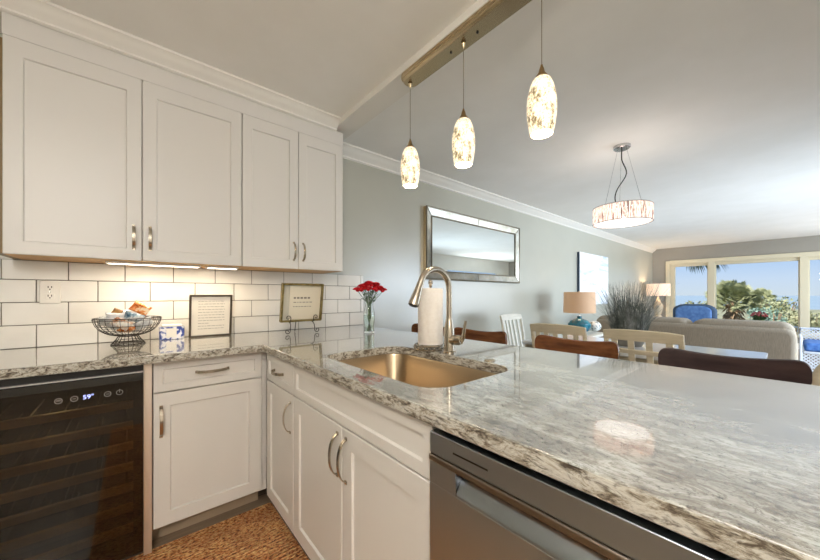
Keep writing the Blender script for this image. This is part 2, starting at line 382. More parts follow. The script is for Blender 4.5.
# beam between kitchen and dining
struct(B(1.12, 1.262, YF, 0, 2.40, CE).build('trim_1', M['trimw'], bevel=.002))
# crown mouldings (profile: projection p from wall, drop d from ceiling)
prof = [(0, 0), (.085, 0), (.085, -.014), (.072, -.018), (.060, -.034), (.040, -.052), (.022, -.064), (.014, -.072), (.014, -.082), (0, -.090)]
def crown(name, x0, x1, y, scale=1):
    mb = MB(); poly = [(y-p*scale, CE+d*scale) for p, d in prof]
    mb.extrude(poly, 'x', x0, x1); return struct(mb.build(name, M['trimw']))
crown('trim_2', 1.262, XW, 0, 1.05)
crown('trim_3', -.43, 1.12, -.332, .82)
# crown return on the cabinet end
# baseboards
struct(B(1.6, XW, -.018, 0, 0, .13).build('baseboard_back', M['trimw'], bevel=.004))
struct(B(XW-.018, XW, YF, -.02, 0, .13).build('baseboard_right', M['trimw'], bevel=.004))

# ------------------------------------------------------------------ cabinets
def shaker(wd, h, rail=.062, t=.02, rec=.008, top=0):
    """front faces -y, origin at lower left back; returns MB"""
    mb = MB(); o = (0, wd, 0, h); i = (rail, wd-rail, rail, h-rail-top); j = (rail+.004, wd-rail-.004, rail+.004, h-rail-.004-top)
    def rect(r, y): return [(r[0], y, r[2]), (r[1], y, r[2]), (r[1], y, r[3]), (r[0], y, r[3])]
    e = .0018; oo = (e, wd-e, e, h-e)
    R_ = [rect(o, 0), rect(o, -t+e), rect(oo, -t), rect(i, -t), rect(j, -t+rec)]
    vs = [p for r in R_ for p in r]; fs = [(0, 1, 2, 3)]
    for k in range(4):
        for q in range(4): fs.append((k*4+q, k*4+(q+1) % 4, (k+1)*4+(q+1) % 4, (k+1)*4+q))
    fs.append((16, 17, 18, 19)); return mb.add(vs, fs)
def pull(L=.135, out=.032, wdt=.013, thk=.004, n=14):
    """bow pull along +z centred at origin, standing off toward -y"""
    mb = MB(); pts = []
    for i in range(n+1):
        a = -1+2*i/n; pts.append((a*L/2, -out*(1-a*a)**.55 if abs(a) < 1 else 0))
    vs = []; fs = []
    for k, (z, y) in enumerate(pts):
        tz, ty = (pts[min(k+1, n)][0]-pts[max(k-1, 0)][0]), (pts[min(k+1, n)][1]-pts[max(k-1, 0)][1]); l = math.hypot(tz, ty); nz, ny = -ty/l*thk/2, tz/l*thk/2
        for sx in (-1, 1):
            vs.append((sx*wdt/2, y-ny, z-nz)); vs.append((sx*wdt/2, y+ny, z+nz))
    for k in range(n):
        a = k*4; b_ = a+4; fs += [(a, a+2, b_+2, b_), (a+1, b_+1, b_+3, a+3), (a, b_, b_+1, a+1), (a+2, a+3, b_+3, b_+2)]
    fs += [(0, 1, 3, 2), (n*4, n*4+2, n*4+3, n*4+1)]
    mb.add(vs, fs)
    for s_ in (-1, 1): mb.box(-wdt/2, wdt/2, -.004, 0, s_*(L/2)-.006, s_*(L/2)+.006)
    return mb
def local(o, loc, rot=(0, 0, 0)): o.location = loc; o.rotation_euler = rot; return o

# upper cabinets; local origin = lower-left-back of the cabinet
def upper(x0, x1, xm, label, extra_left=False):
    c = thing('wall_cabinet', label, 'cabinet', (x0, -.003, 1.352), group='white upper wall cabinets'); W = x1-x0
    body = MB().box(.001, W-.001, -.303, 0, .012, 1.02)
    body.box(0, W+(.001 if extra_left else 0), -.3242, -.303, .924, 1.02)
    body.build('cabinet_body', M['cab'], c)
    B(.002, W-.002, -.300, 0, .0, .0119).build('underside_panel', M['birch'], c)
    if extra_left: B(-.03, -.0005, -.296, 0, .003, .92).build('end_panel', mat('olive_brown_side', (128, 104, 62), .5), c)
    for k, (a, b_) in enumerate(((x0, xm), (xm, x1))):
        d = shaker(b_-a-.004, .9225, .056, top=.018).build('door', M['cab'], c); local(d, (a-x0+.002, -.304, .001))
        hx = (b_-a-.004-.030) if k == 0 else .030
        h = pull(.115).build('handle', M['nickel'], d, bevel=.0006); local(h, (hx, -.02, .115))
    return c
upper(-.422, .4965, .032, 'wide pair of white shaker wall cupboard doors at left, above the wire bowl', True)
upper(.4975, 1.178, .843, 'narrower pair of white shaker wall cupboard doors at right, above the easel frame')

# base cabinet between wine cooler and corner
def base_cab(W, depth, label, loc, rz, cols, drawer, toe_in=.095, H=.876):
    """local: front faces -y at y=0 (door backs), body behind; cols = list of (x0,x1,hinge) doors"""
    c = thing('base_cabinet', label, 'cabinet', loc, rz)
    B(0, W, 0, depth, .105, H-.001).build('cabinet_body', M['cab'], c, bevel=.001)
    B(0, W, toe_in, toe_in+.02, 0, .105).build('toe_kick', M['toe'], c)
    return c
ZD0, ZD1, ZR0, ZR1 = .112, .726, .732, .868
bc = base_cab(.478, .575, 'white base cabinet with one drawer over one door, right of the wine cooler', (.066, -.58, 0), 0, None, None)
d = shaker(.465, ZR1-ZR0, .034).build('drawer', M['cab'], bc); local(d, (.001, 0, ZR0))
local(pull(.135).build('handle', M['nickel'], d, bevel=.0006), (.2325, -.02, .072), (0, PI/2, 0))
d = shaker(.465, ZD1-ZD0, .062).build('door', M['cab'], bc); local(d, (.001, 0, ZD0))
local(pull(.135).build('handle', M['nickel'], d, bevel=.0006), (.028, -.02, .485))
B(.468, .494, -.006, .0, .105, .875).build('corner_filler', M['cab'], bc)

# peninsula cabinets: rotate so that front faces -x : local +x -> world -y
RZ = -PI/2   # local x -> world -y ; local -y(front) -> world -x
XP = .56
bc = base_cab(.385, .56, 'narrow white base cabinet with small drawer over tall door beside the inside corner', (XP, -.65, 0), RZ, None, None)
d = shaker(.372, ZR1-ZR0, .034).build('drawer', M['cab'], bc); local(d, (.011, 0, ZR0))
local(pull(.12).build('handle', M['nickel'], d, bevel=.0006), (.19, -.02, .068), (0, PI/2, 0))
d = shaker(.372, ZD1-ZD0, .058).build('door', M['cab'], bc); local(d, (.011, 0, ZD0))
local(pull(.135).build('handle', M['nickel'], d, bevel=.0006), (.340, -.02, .51))
# sink base: open box so that the bowl has room
sb = thing('base_cabinet', 'wide white sink base cabinet with two doors under one long false drawer front', 'cabinet', (XP, -1.036, 0), RZ)
W = .884
mb = MB().box(0, .018, 0, .56, .105, .875).box(W-.018, W, 0, .56, .105, .875).box(.018, W-.018, 0, .56, .105, .123).box(.018, W-.018, .545, .56, .123, .875).box(.018, W-.018, 0, .018, .70, .875).box(.018, .05, 0, .018, .123, .70).box(W-.05, W-.018, 0, .018, .123, .70)
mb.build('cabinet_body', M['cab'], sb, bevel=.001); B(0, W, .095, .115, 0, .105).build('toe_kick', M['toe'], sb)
d = shaker(W-.004, ZR1-ZR0, .034).build('false_front', M['cab'], sb); local(d, (.002, 0, ZR0))
for k in (0, 1):
    d = shaker(W/2-.004, ZD1-ZD0, .062).build('door', M['cab'], sb); local(d, (.002+k*W/2, 0, ZD0))
    local(pull(.145).build('handle', M['nickel'], d, bevel=.0006), ((W/2-.004-.028) if k == 0 else .028, -.02, .512))
# end cabinet beyond the dishwasher, beside the camera
ec = base_cab(.50, .56, 'white base cabinet at the near end of the peninsula past the dishwasher', (XP, -2.535, 0), RZ, None, None)
d = shaker(.49, ZD1-ZD0+.14, .062).build('door', M['cab'], ec); local(d, (.004, 0, ZD0))
# peninsula back panel on the stool side
tag(B(1.135, 1.155, -3.035, -.003, 0, .875).build('back_panel', M['cab']), 'white panel closing the stool side of the peninsula', 'panel')

# countertop (curve with hole -> mesh)
def poly_curve(name, loops, z0, z1, bev, material):
    cu = bpy.data.curves.new(name, 'CURVE'); cu.dimensions = '2D'; cu.fill_mode = 'BOTH'
    for lp in loops:
        s_ = cu.splines.new('POLY'); s_.points.add(len(lp)-1); s_.use_cyclic_u = True
        for p, q in zip(s_.points, lp): p.co = (q[0], q[1], 0, 1)
    cu.extrude = (z1-z0)/2-bev; cu.bevel_depth = bev; cu.bevel_resolution = 3; cu.offset = -bev
    tmp = bpy.data.objects.new(name, cu); C.objects.link(tmp)
    dg = bpy.context.evaluated_depsgraph_get(); me = bpy.data.meshes.new_from_object(tmp.evaluated_get(dg))
    bpy.data.objects.remove(tmp)
    o = bpy.data.objects.new(name, me); C.objects.link(o); me.materials.clear(); me.materials.append(material)
    for v_ in me.vertices: v_.co.z += (z0+z1)/2
    me.polygons.foreach_set('use_smooth', [True]*len(me.polygons)); me.set_sharp_from_angle(angle=math.radians(35))
    return o
SX0, SX1, SY0, SY1 = .622, 1.050, -1.835, -1.135
outer = [(-1.69, -.003), (-1.69, -.662)] + [(.505, -.662), (.516, -.668), (.520, -.68)] + [(.520, -3.06), (1.515, -3.06), (1.515, -.003)]
ct = poly_curve('countertop', [outer, list(reversed(rrect(SX0, SX1, SY0, SY1, .09, 10)))], .876, .914, .004, M['granite'])
ct.data.materials.append(M['granite_edge_shaded'])
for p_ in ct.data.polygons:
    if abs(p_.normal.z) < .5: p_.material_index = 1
tag(ct, 'polished grey and brown veined granite countertop covering the wall run and peninsula', 'countertop')

# undermount sink
sk = thing('kitchen_sink', 'undermount brushed steel sink bowl set in the granite', 'sink', ((SX0+SX1)/2, (SY0+SY1)/2, .875))
hx, hy = (SX1-SX0)/2+.008, (SY1-SY0)/2+.008
loops = []
for (ins, z, r) in ((-.02, 0, .10), (0, 0, .09), (.004, -.01, .085), (.012, -.17, .075), (.03, -.205, .06), (.06, -.215, .04)):
    loops.append([(x, y, z) for x, y in rrect(-hx+ins, hx-ins, -hy+ins, hy-ins, r, 8)])
mb = MB(); vs = [p for l in loops for p in l]; n = len(loops[0]); fs = []
for k in range(len(loops)-1):
    for j in range(n): fs.append((k*n+j, k*n+(j+1) % n, (k+1)*n+(j+1) % n, (k+1)*n+j))
fs.append(tuple((len(loops)-1)*n+j for j in range(n))); mb.add(vs, fs)
o = mb.build('bowl', M['sink'], sk)
MB().lathe([(.001, .004), (.03, .004), (.044, .006), (.046, .001), (.046, 0)], 24, (0, 0, -.2145)).build('drain', M['chrome'], sk)

# left base run under the counter beyond the wine cooler (out of frame at left)
lb = base_cab(1.05, .575, 'white base cabinet left of the wine cooler', (-1.69, -.58, 0), 0, None, None)
d = shaker(.52, ZD1-ZD0+.14, .062).build('door', M['cab'], lb); local(d, (.50, 0, ZD0))

# ------------------------------------------------------------------ wine cooler
wc = thing('wine_cooler', 'black glass-door wine cooler with blue digital display under the counter', 'wine cooler', (-.268, -.02, 0))
X0, X1 = -.300, .300           # local; world -.568 .. .032
mb = MB().box(X0, X0+.03, -.555, 0, .02, .862).box(X1-.03, X1, -.555, 0, .02, .862).box(X0+.03, X1-.03, -.02, 0, .02, .862).box(X0+.03, X1-.03, -.555, -.02, .02, .06).box(X0+.03, X1-.03, -.555, -.02, .80, .862)
mb.build('cooler_body', M['cavity'], wc)
dr = MB(); zt, zb = .838, .05
dr.box(X0, X0+.030, -.600, -.558, zb, zt).box(X1-.030, X1, -.600, -.558, zb, zt).box(X0+.03, X1-.03, -.600, -.558, zt-.06, zt).box(X0+.03, X1-.03, -.600, -.558, zb, zb+.06)
drm = dr.build('door_frame', M['black'], wc, bevel=.0015)
B(X0+.003, X1-.003, -.606, -.601, zb+.003, zt-.004).build('glass_pane', M['darkglass'], drm)
B(X0, X1, -.609, -.600, zt+.0005, zt+.006).build('top_trim', M['chrome'], wc)
B(X0, X1, -.598, -.556, zt+.008, .872).build('top_vent', M['black'], wc)
B(X1+.001, X1+.030, -.590, -.556, .02, .868).build('side_trim', mat('satin_trim', (226, 214, 198), .38, .75), wc)
for k in range(7):
    z = .12+k*.092
    s_ = B(X0+.034, X1-.034, -.545, -.522, z, z+.032).build('shelf', M['birch'], wc, bevel=.002)
    mb = MB()
    for q in range(6): mb.tube([(X0+.06+q*.096, -.52, z+.02), (X0+.06+q*.096, -.03, z+.02)], .003, 6)
    mb.build('shelf_rack', M['iron'], s_)
def text(body, size, loc, rot, material, name, parent=None, ext=.0004, align='CENTER'):
    cu = bpy.data.curves.new(name, 'FONT'); cu.body = body; cu.size = size; cu.extrude = ext; cu.align_x = align; cu.align_y = 'CENTER'
    tmp = bpy.data.objects.new(name, cu); C.objects.link(tmp); dg = bpy.context.evaluated_depsgraph_get()
    me = bpy.data.meshes.new_from_object(tmp.evaluated_get(dg)); bpy.data.objects.remove(tmp)
    o = bpy.data.objects.new(name, me); C.objects.link(o); me.materials.clear(); me.materials.append(material)
    o.location = loc; o.rotation_euler = rot
    if parent: o.parent = parent
    return o
zz = .765
text('59°', .024, (.128, -.6075, zz), (PI/2, 0, 0), M['disp'], 'display_digits', wc)
for k, x in enumerate((.045, .088, .185, .222)):
    mb = MB(); mb.tube([(x+.010*math.cos(a), -.6072, zz+.010*math.sin(a)) for a in [2*PI*i/16 for i in range(16)]], .0011, 5, closed=True)
    if k == 0: mb.box(x-.006, x+.006, -.6076, -.6068, zz-.001, zz+.001).box(x-.006, x+.006, -.6076, -.6068, zz+.003, zz+.0045)
    elif k == 3: mb.box(x-.001, x+.001, -.6076, -.6068, zz, zz+.014)
    else: mb.box(x-.005, x+.005, -.6076, -.6068, zz-.001, zz+.001)
    mb.build('touch_icon', M['icon'], wc)
li = bpy.data.lights.new('cooler_light', 'POINT'); li.energy = 1.1; li.color = (1, .8, .5); li.shadow_soft_size = .05
lo = bpy.data.objects.new('cooler_light', li); C.objects.link(lo); lo.location = (0, -.3, .78); lo.parent = wc

# ------------------------------------------------------------------ dishwasher
dw = thing('dishwasher', 'stainless steel dishwasher with recessed pocket handle under the peninsula', 'dishwasher', (XP, -1.923, 0), RZ)
Wd = .606
B(.004, Wd-.004, .01, .55, .10, .866).build('tub', M['black'], dw)
B(.004, Wd-.004, -.004, .0095, .10, .866).build('inner_door', M['black'], dw)
B(.004, Wd-.004, .06, .08, 0, .10).build('toe_panel', M['black'], dw)
# door skin: upper strip, bronze band with pocket beneath, lower panel
B(.003, Wd-.003, -.036, -.004, .812, .862).build('control_strip', M['steel'], dw, bevel=.002)
B(.03+.03, .30, -.0368, -.0361, .8335, .8365).build('indicator_slot', M['black'], dw) if False else B(.075, .165, -.0368, -.0362, .834, .8375).build('indicator_slot', M['black'], dw)
B(.003, Wd-.003, -.041, -.004, .797, .8115).build('handle_band', M['steeldark'], dw, bevel=.003)
lp = MB().box(.003, .082, -.036, -.004, .745, .7965).box(Wd-.082, Wd-.003, -.036, -.004, .745, .7965).box(.003, Wd-.003, -.036, -.004, .12, .745)
lp.build('door_panel', M['steel'], dw, bevel=.0012)
MB().box(.0825, Wd-.0825, -.0075, -.0042, .746, .7965).box(.0822, .0835, -.0355, -.0075, .746, .7965).box(Wd-.0835, Wd-.0822, -.0355, -.0075, .746, .7965).build('handle_pocket', M['black'], dw)
MB().extrude([(-.0355, .7455), (-.0355, .752), (-.018, .779), (-.010, .783), (-.008, .783), (-.008, .7455)], 'x', .0838, Wd-.0838).build('handle_lip', M['steel'], dw)

# ------------------------------------------------------------------ backsplash
PX, PZ = .2235, .1133
gm = MB().box(-1.69, 1.56, -.006, -.001, .9145, 1.351); 
bs = thing('tile_backsplash', 'white glazed subway tile backsplash with grey grout behind the counter', 'backsplash', (0, 0, 0))
gm.build('grout', M['grout'], bs, smooth=False)
tm = MB(); g = .0035
for r in range(4):
    z0 = .914+r*PZ; z1 = min(z0+PZ, 1.351)
    off = -.0385 if r % 2 == 1 else .0733
    x = off-8*PX
    while x < 1.56:
        a, b_ = max(x, -1.69), min(x+PX, 1.557)
        if b_-a > .01: tm.box(a+g/2, b_-g/2, -.0125, -.0055, z0+g/2, z1-g/2)
        x += PX
tm.build('tiles', M['tile'], bs, bevel=.0022)
# outlet
ot = thing('wall_outlet', 'white duplex electrical outlet plate on the tile backsplash', 'outlet', (-.326, -.0128, 1.192))
B(-.037, .037, -.007, 0, -.058, .058).build('cover_plate', M['white'], ot, bevel=.003)
for s_ in (-1, 1):
    r = MB().extrude([(x, z+s_*.022) for x, z in rrect(-.017, .017, -.016, .016, .008, 4)], 'y', -.0095, -.0071).build('receptacle', M['white'], ot, bevel=.0008)
    mb = MB()
    for x in (-.006, .006): mb.box(x-.0016, x+.0016, -.0101, -.0096, s_*.022-.001, s_*.022+.009)
    mb.tube([(0, -.0096, s_*.022-.007), (0, -.0101, s_*.022-.007)], .003, 8); mb.build('slots', M['iron'], r)
MB().lathe([(.0001, .0), (.003, 0), (.003, .0015), (.0001, .002)], 12).build('screw', M['chrome'], ot).location = (0, -.0085, 0)
ot.children[-1].rotation_euler = (PI/2, 0, 0)
# under cabinet light bars
for (a, b_, lab) in ((-.11, .30, 'slim under-cabinet light bar over the wire bowl'), (.33, .50, 'short under-cabinet light bar over the framed document')):
    ub = thing('under_cabinet_light', lab, 'light', ((a+b_)/2, -.20, 1.352), group='under-cabinet light bars'); L = b_-a
    B(-L/2, L/2, -.03, .03, -.012, -.0005).build('housing', M['white'], ub, bevel=.002)
    B(-L/2+.01, L/2-.01, -.022, .022, -.0135, -.0121).build('diffuser', M['led'], ub)
    l = area('bar_light', (0, 0, -.016), (0, 0, 0), L-.02, .05, 1.0*L/.4, (1, .84, .62)); l.parent = ub

# ------------------------------------------------------------------ things on the counter
ZC = .914
def framed(name, label, W, H, ft, depth, mfr, loc, tilt, content):
    f = thing(name, label, 'picture frame', loc); f.rotation_euler = (-tilt, 0, 0)
    mb = MB()
    for (a, b_, c_, d_) in ((-W/2, W/2, 0, ft), (-W/2, W/2, H-ft, H), (-W/2, -W/2+ft, ft, H-ft), (W/2-ft, W/2, ft, H-ft)): mb.box(a, b_, -depth, 0, c_, d_)
    mb.build('frame', mfr, f, bevel=.0015); content(f, W, H, ft, depth); return f
def doc(f, W, H, ft, dp):
    p = B(-W/2+ft, W/2-ft, -dp*.4, -dp*.2, ft, H-ft).build('document', M['paper'], f)
    mb = MB(); z = H-ft-.03
    rng = random.Random(3)
    for i in range(11):
        x = -W/2+ft+.035
        while x < W/2-ft-.035:
            l = rng.uniform(.008, .022); e = min(x+l, W/2-ft-.03); mb.box(x, e, -dp*.4-.0004, -dp*.4-.0001, z-.0012, z+.0012); x = e+.004
            if i in (8,) and x > -.03: break
        z -= .0175
    mb.build('printed_lines', M['ink'], p)
framed('document_frame', 'dark thin-framed printed document leaning on the backsplash under the cabinet', .232, .268, .011, .012, M['picframe'], (.372, -.072, ZC+.001), math.radians(-9), doc)
def pr(f, W, H, ft, dp):
    p = B(-W/2+ft, W/2-ft, -dp*.35, -dp*.2, ft, H-ft).build('mat_board', M['mat3'], f)
    q = B(-W/2+.055, W/2-ft-.002, -dp*.35-.001, -dp*.35-.0001, ft+.002, H-ft-.006).build('print', M['mat2'], f)
    rng = random.Random(5); z = H*.62
    for (zz_, hh) in ((z, .006), (z-.03, .0025), (z-.06, .0025)):
        x = -.06; mb = MB()
        while x < .06:
            l = rng.uniform(.008, .02); mb.box(x, x+l, -dp*.35-.0014, -dp*.35-.0011, zz_-hh, zz_+hh); x += l+.007
        mb.build('printed_line', M['ink'], q)
framed('picture_frame', 'olive gold shadow-box picture frame displayed on the scrolled easel',   .286, .262, .011, .030, M['goldframe'], (.878, -.268, 1.000), math.radians(-10), pr)
# easel
ea = thing('display_easel', 'small black wrought iron easel with scrolled feet holding the gold frame', 'easel', (.878, -.262, ZC+.002))
def spiral(c, r0, turns, n=26, sgn=1, a0=0): return [(c[0]+sgn*r0*(1-.75*i/n)*math.cos(a0+turns*2*PI*i/n), c[1], c[2]+r0*(1-.75*i/n)*math.sin(a0+turns*2*PI*i/n)) for i in range(n+1)]
for s_ in (-1, 1):
    mb = MB()
    x = s_*.080
    sp2 = spiral((s_*.104, -.052, .020), .0185, -1.15, sgn=-s_, a0=.3)
    leg = [(x, .016, .26), (x, .012, .20), (x, .004, .084), (x, -.012, .078), (x, -.034, .073), (x+s_*.002, -.050, .060), (x+s_*.006, -.052, .034)]
    mb.tube(leg+sp2, .0026, 7)
    # front holder scroll
    mb.tube([(x, -.034, .074), (x-s_*.0, -.044, .090)]+spiral((x+s_*.016, -.046, .108), .018, 1.1, sgn=-s_, a0=-.6), .0024, 7)
    mb.build('leg', M['iron'], ea)
mb = MB().tube([(0, .016, .24), (0, .06, .12), (0, .092, .002)], .0026, 7); mb.build('rear_leg', M['iron'], ea)
MB().tube([(-.080, .009, .13), (.080, .009, .13)], .0024, 7).build('crossbar', M['iron'], ea)
mb = MB().tube([(-.080, .015, .24), (-.02, .0155, .275), (0, .016, .24), (.02, .0155, .275), (.080, .015, .24)], .0024, 7)
mb.build('crossbar', M['iron'], ea)

# wire bowl
wb = thing('wire_bowl', 'footed dark wire fruit bowl filled with wrapped snacks', 'bowl', (-.022, -.165, ZC+.001))
def ring(mb, r, z, t, n=40): return mb.tube([(r*math.cos(2*PI*i/n), r*math.sin(2*PI*i/n), z) for i in range(n)], t, 6, closed=True)
mb = MB(); bp = lambda a: (.035+.105*math.sin(a), .139-.092*math.cos(a))
for a in (0.05, .5, .85, 1.15): r, z = bp(a); ring(mb, r, z, .0014)
ring(mb, .140, .140, .0024); ring(mb, .143, .132, .0016)
for i in range(28):
    th = 2*PI*i/28; mb.tube([(r*math.cos(th), r*math.sin(th), z) for r, z in [bp(PI/2*k/8) for k in range(9)]], .0013, 5)
mb.build('basket', M['iron'], wb)
mb = MB(); ring(mb, .070, .0025, .0026); ring(mb, .058, .02, .0016); ring(mb, .042, .044, .0018)
for i in range(20):
    th = 2*PI*i/20; mb.tube([(.070*math.cos(th), .070*math.sin(th), .003), (.054*math.cos(th), .054*math.sin(th), .022), (.040*math.cos(th), .040*math.sin(th), .046)], .0013, 5)
mb.build('foot', M['iron'], wb)
def packet(W, H, D, material, seed):
    rng = random.Random(seed); mb = MB(); nx, nz = 12, 10; vs = []; fs = []
    for side in (1, -1):
        for i in range(nx+1):
            for j in range(nz+1):
                u = i/nx*2-1; v_ = j/nz*2-1
                dpt = D/2*max(0, (1-u**4))**.6*max(0, (1-v_**6))**.8
                jit = rng.uniform(-.12, .12)*D if abs(u) < .95 and abs(v_) < .95 else 0
                vs.append((u*W/2*(1-.06*(1-abs(v_))), side*(dpt+jit*.6), v_*H/2*(1-.08*(1-u*u))))
    o_ = (nx+1)*(nz+1)
    for i in range(nx):
        for j in range(nz):
            a = i*(nz+1)+j; fs.append((a, a+1, a+nz+2, a+nz+1)); fs.append((o_+a, o_+a+nz+1, o_+a+nz+2, o_+a+1))
    mb.add(vs, fs); return mb
pk = [('orange', .085, .060, .025, (.050, -.01, .188), (.3, .55, .2), 'orange snack packet sticking up at the right of the wire bowl'),
      ('clear', .07, .05, .028, (-.085, -.02, .137), (.6, -.3, .4), 'silver wrapped snack at the left rim of the wire bowl'),
      ('white', .075, .05, .028, (-.052, -.055, .148), (.4, .1, -.2), 'white wrapped snack at the front left of the wire bowl'),
      ('brown', .04, .035, .02, (-.045, .0, .172), (.2, .5, 0), 'small brown wrapped snack on top of the pile in the bowl'),
      ('blue', .085, .05, .03, (.022, -.050, .145), (.5, .35, .1), 'blue wrapped snack at the front centre of the bowl'),
      ('red', .08, .055, .028, (-.028, -.062, .115), (.2, .6, 0), 'pinkish brown wrapped snack below the white one in the bowl'),
      ('white', .09, .06, .03, (0, .035, .160), (.4, -.2, .5), 'white wrapped snack at the back of the wire bowl pile'),
      ('orange', .075, .045, .026, (-.005, -.035, .081), (1.2, .1, .6), 'orange wrapped snack at the bottom of the wire bowl'),
      ('clear', .085, .05, .03, (.062, -.050, .110), (.6, -.5, .2), 'silver wrapped snack low at the front right of the bowl'),
      ('brown', .07, .045, .026, (.078, .02, .118), (.5, .2, 1.2), 'brown wrapped snack low at the right of the bowl'),
      ('clear', .08, .05, .03, (-.065, .035, .108), (.4, .5, .8), 'silver wrapped snack low at the back left of the bowl')]
for i, (c_, W, H, D, loc, rot, lab) in enumerate(pk):
    o = packet(W, H, D, None, i).build('snack_packet', PK[c_]); tag(o, lab, 'snack', 'wrapped snacks in the wire bowl')
    o.location = (loc[0]-.022, loc[1]-.165, loc[2]+ZC+.002); o.rotation_euler = rot
# small blue and white box
bx = thing('patterned_box', 'small blue and white patterned box between the bowl and the document frame', 'box', (.172, -.075, ZC+.001))
MB().extrude(rrect(-.060, .060, -.028, .028, .008, 4), 'z', 0, .074).build('box_body', M['bluewhite'], bx, bevel=.002)
B(-.028, .022, -.0288, -.0281, .012, .066).build('box_label', M['white'], bx)
MB().extrude(rrect(-.050, .050, -.022, .022, .008, 4), 'z', .0745, .090).build('box_lid', M['white'], bx, bevel=.006)

# vase with carnations
vx, vy = 1.245, -.575
va = thing('glass_vase', 'clear curved glass vase holding the red flowers on the counter', 'vase', (vx, vy, ZC+.001))
po = [(.001, 0), (.036, 0), (.038, .004), (.033, .03), (.034, .06), (.040, .10), (.038, .14), (.029, .18), (.027, .20), (.036, .232)]
pi_ = [(.034, .232), (.0245, .20), (.0265, .18), (.0355, .14), (.0375, .10), (.0315, .06), (.0300, .03), (.030, .012), (.001, .010)]
MB().lathe_open(po+pi_, 36).build('vase_body', M['glass'], va)
MB().lathe([(.0001, .011), (.0295, .013), (.0295, .03), (.031, .06), (.0368, .10), (.0362, .125), (.0001, .125)], 32).build('water', M['water'], va)
fl = [(-.080, 0, .300), (-.052, .02, .322), (-.030, -.035, .325), (-.005, .02, .345), (.018, -.03, .335), (.045, .01, .335), (.070, -.02, .312), (.092, .01, .296), (.030, .045, .330), (-.048, -.04, .300), (.055, -.05, .300), (.0, -.055, .305)]
rng = random.Random(11)
# direction of width: spread across x/y diagonal facing the camera
ca_, sa_ = math.cos(-TH), math.sin(-TH)
for i, (a, b_, z) in enumerate(fl):
    wx, wy = a*ca_-b_*sa_, a*sa_+b_*ca_
    rg = rng.uniform(0, 6.28)
    pos = ('left edge', 'upper left', 'upper left front', 'top', 'top front', 'upper right', 'right', 'right edge', 'back', 'lower left front', 'lower right front', 'lower front')[i]
    cf = thing('red_carnation', 'red ruffled carnation at the %s of the bouquet in the glass vase' % pos, 'flower', (vx, vy, ZC+.015), group='red carnations in the vase')
    bx_, by_ = .016*math.cos(rg), .016*math.sin(rg)
    MB().tube([(bx_*.7, by_*.7, .0), (-bx_*.6, -by_*.6, .10), (wx*.18, wy*.18, .195), (wx*.7, wy*.7, z-.055), (wx, wy, z-.022)], .0019, 6).build('stem', M['green'], cf)
    mb = MB()
    for k in range(46):       # ruffled petals
        an = k*2.4; el_ = .15+1.35*(1-k/46); R_ = .033*(.55+.45*k/46)
        d_ = Vector((math.cos(an)*math.cos(el_), math.sin(an)*math.cos(el_), math.sin(el_)))
        s1 = Vector((-math.sin(an), math.cos(an), 0)); c0 = Vector((wx, wy, z-.02)); u_ = d_.cross(s1)
        pts = [c0+d_*R_*.2, c0+d_*R_*.8-s1*.008+u_*.002, c0+d_*R_*1.1-s1*.009-u_*.003, c0+d_*R_*1.0-s1*.003+u_*.004, c0+d_*R_*1.15+s1*.002-u_*.002, c0+d_*R_*1.0+s1*.007+u_*.004, c0+d_*R_*.8+s1*.008]
        mb.add(pts, [(0, i_, i_+1) for i_ in range(1, 6)])
    mb.ball((wx, wy, z-.012), .018, 8, 5)
    mb.build('petals', M['red'], cf, smooth=False)
    mb = MB()
    for k in range(9):
        an = rg+k*1.9; zz_ = .200+.010*k; fpt = Vector((wx*.45, wy*.45, zz_)); dd = Vector((math.cos(an), math.sin(an), .45))*rng.uniform(.035, .055); sd_ = Vector((-math.sin(an), math.cos(an), 0))*.005
        mb.add([fpt, fpt+dd*.5+sd_, fpt+dd, fpt+dd*.5-sd_], [(0, 1, 2, 3)])
    mb.build('leaves', M['green'], cf, smooth=False)

# paper towel holder
pt_ = thing('paper_towel_holder', 'metal upright paper towel holder with ringed wire base and finial', 'paper towel holder', (1.10, -1.335, ZC+.001))
mb = MB(); ring(mb, .078, .004, .004); ring(mb, .078, .022, .003)
for i in range(18): a = 2*PI*i/18; mb.ball((.078*math.cos(a), .078*math.sin(a), .013), .006, 8, 6)
for i in range(3): a = 2*PI*i/3; mb.tube([(0, 0, .004), (.078*math.cos(a), .078*math.sin(a), .004)], .003, 6)
mb.build('base', M['nickel'], pt_)
MB().lathe([(.005, .004), (.005, .300), (.009, .304), (.006, .310), (.011, .318), (.012, .326), (.007, .336), (.0001, .338)], 16).build('rod', M['nickel'], pt_)
pr_ = thing('paper_towel_roll', 'white paper towel roll on the upright metal holder', 'paper towels', (1.10, -1.335, ZC+.027))
MB().lathe_open([(.019, 0), (.060, 0), (.061, .002), (.061, .266), (.060, .268), (.019, .268), (.019, 0)], 40).build('roll', M['papertowel'], pr_)

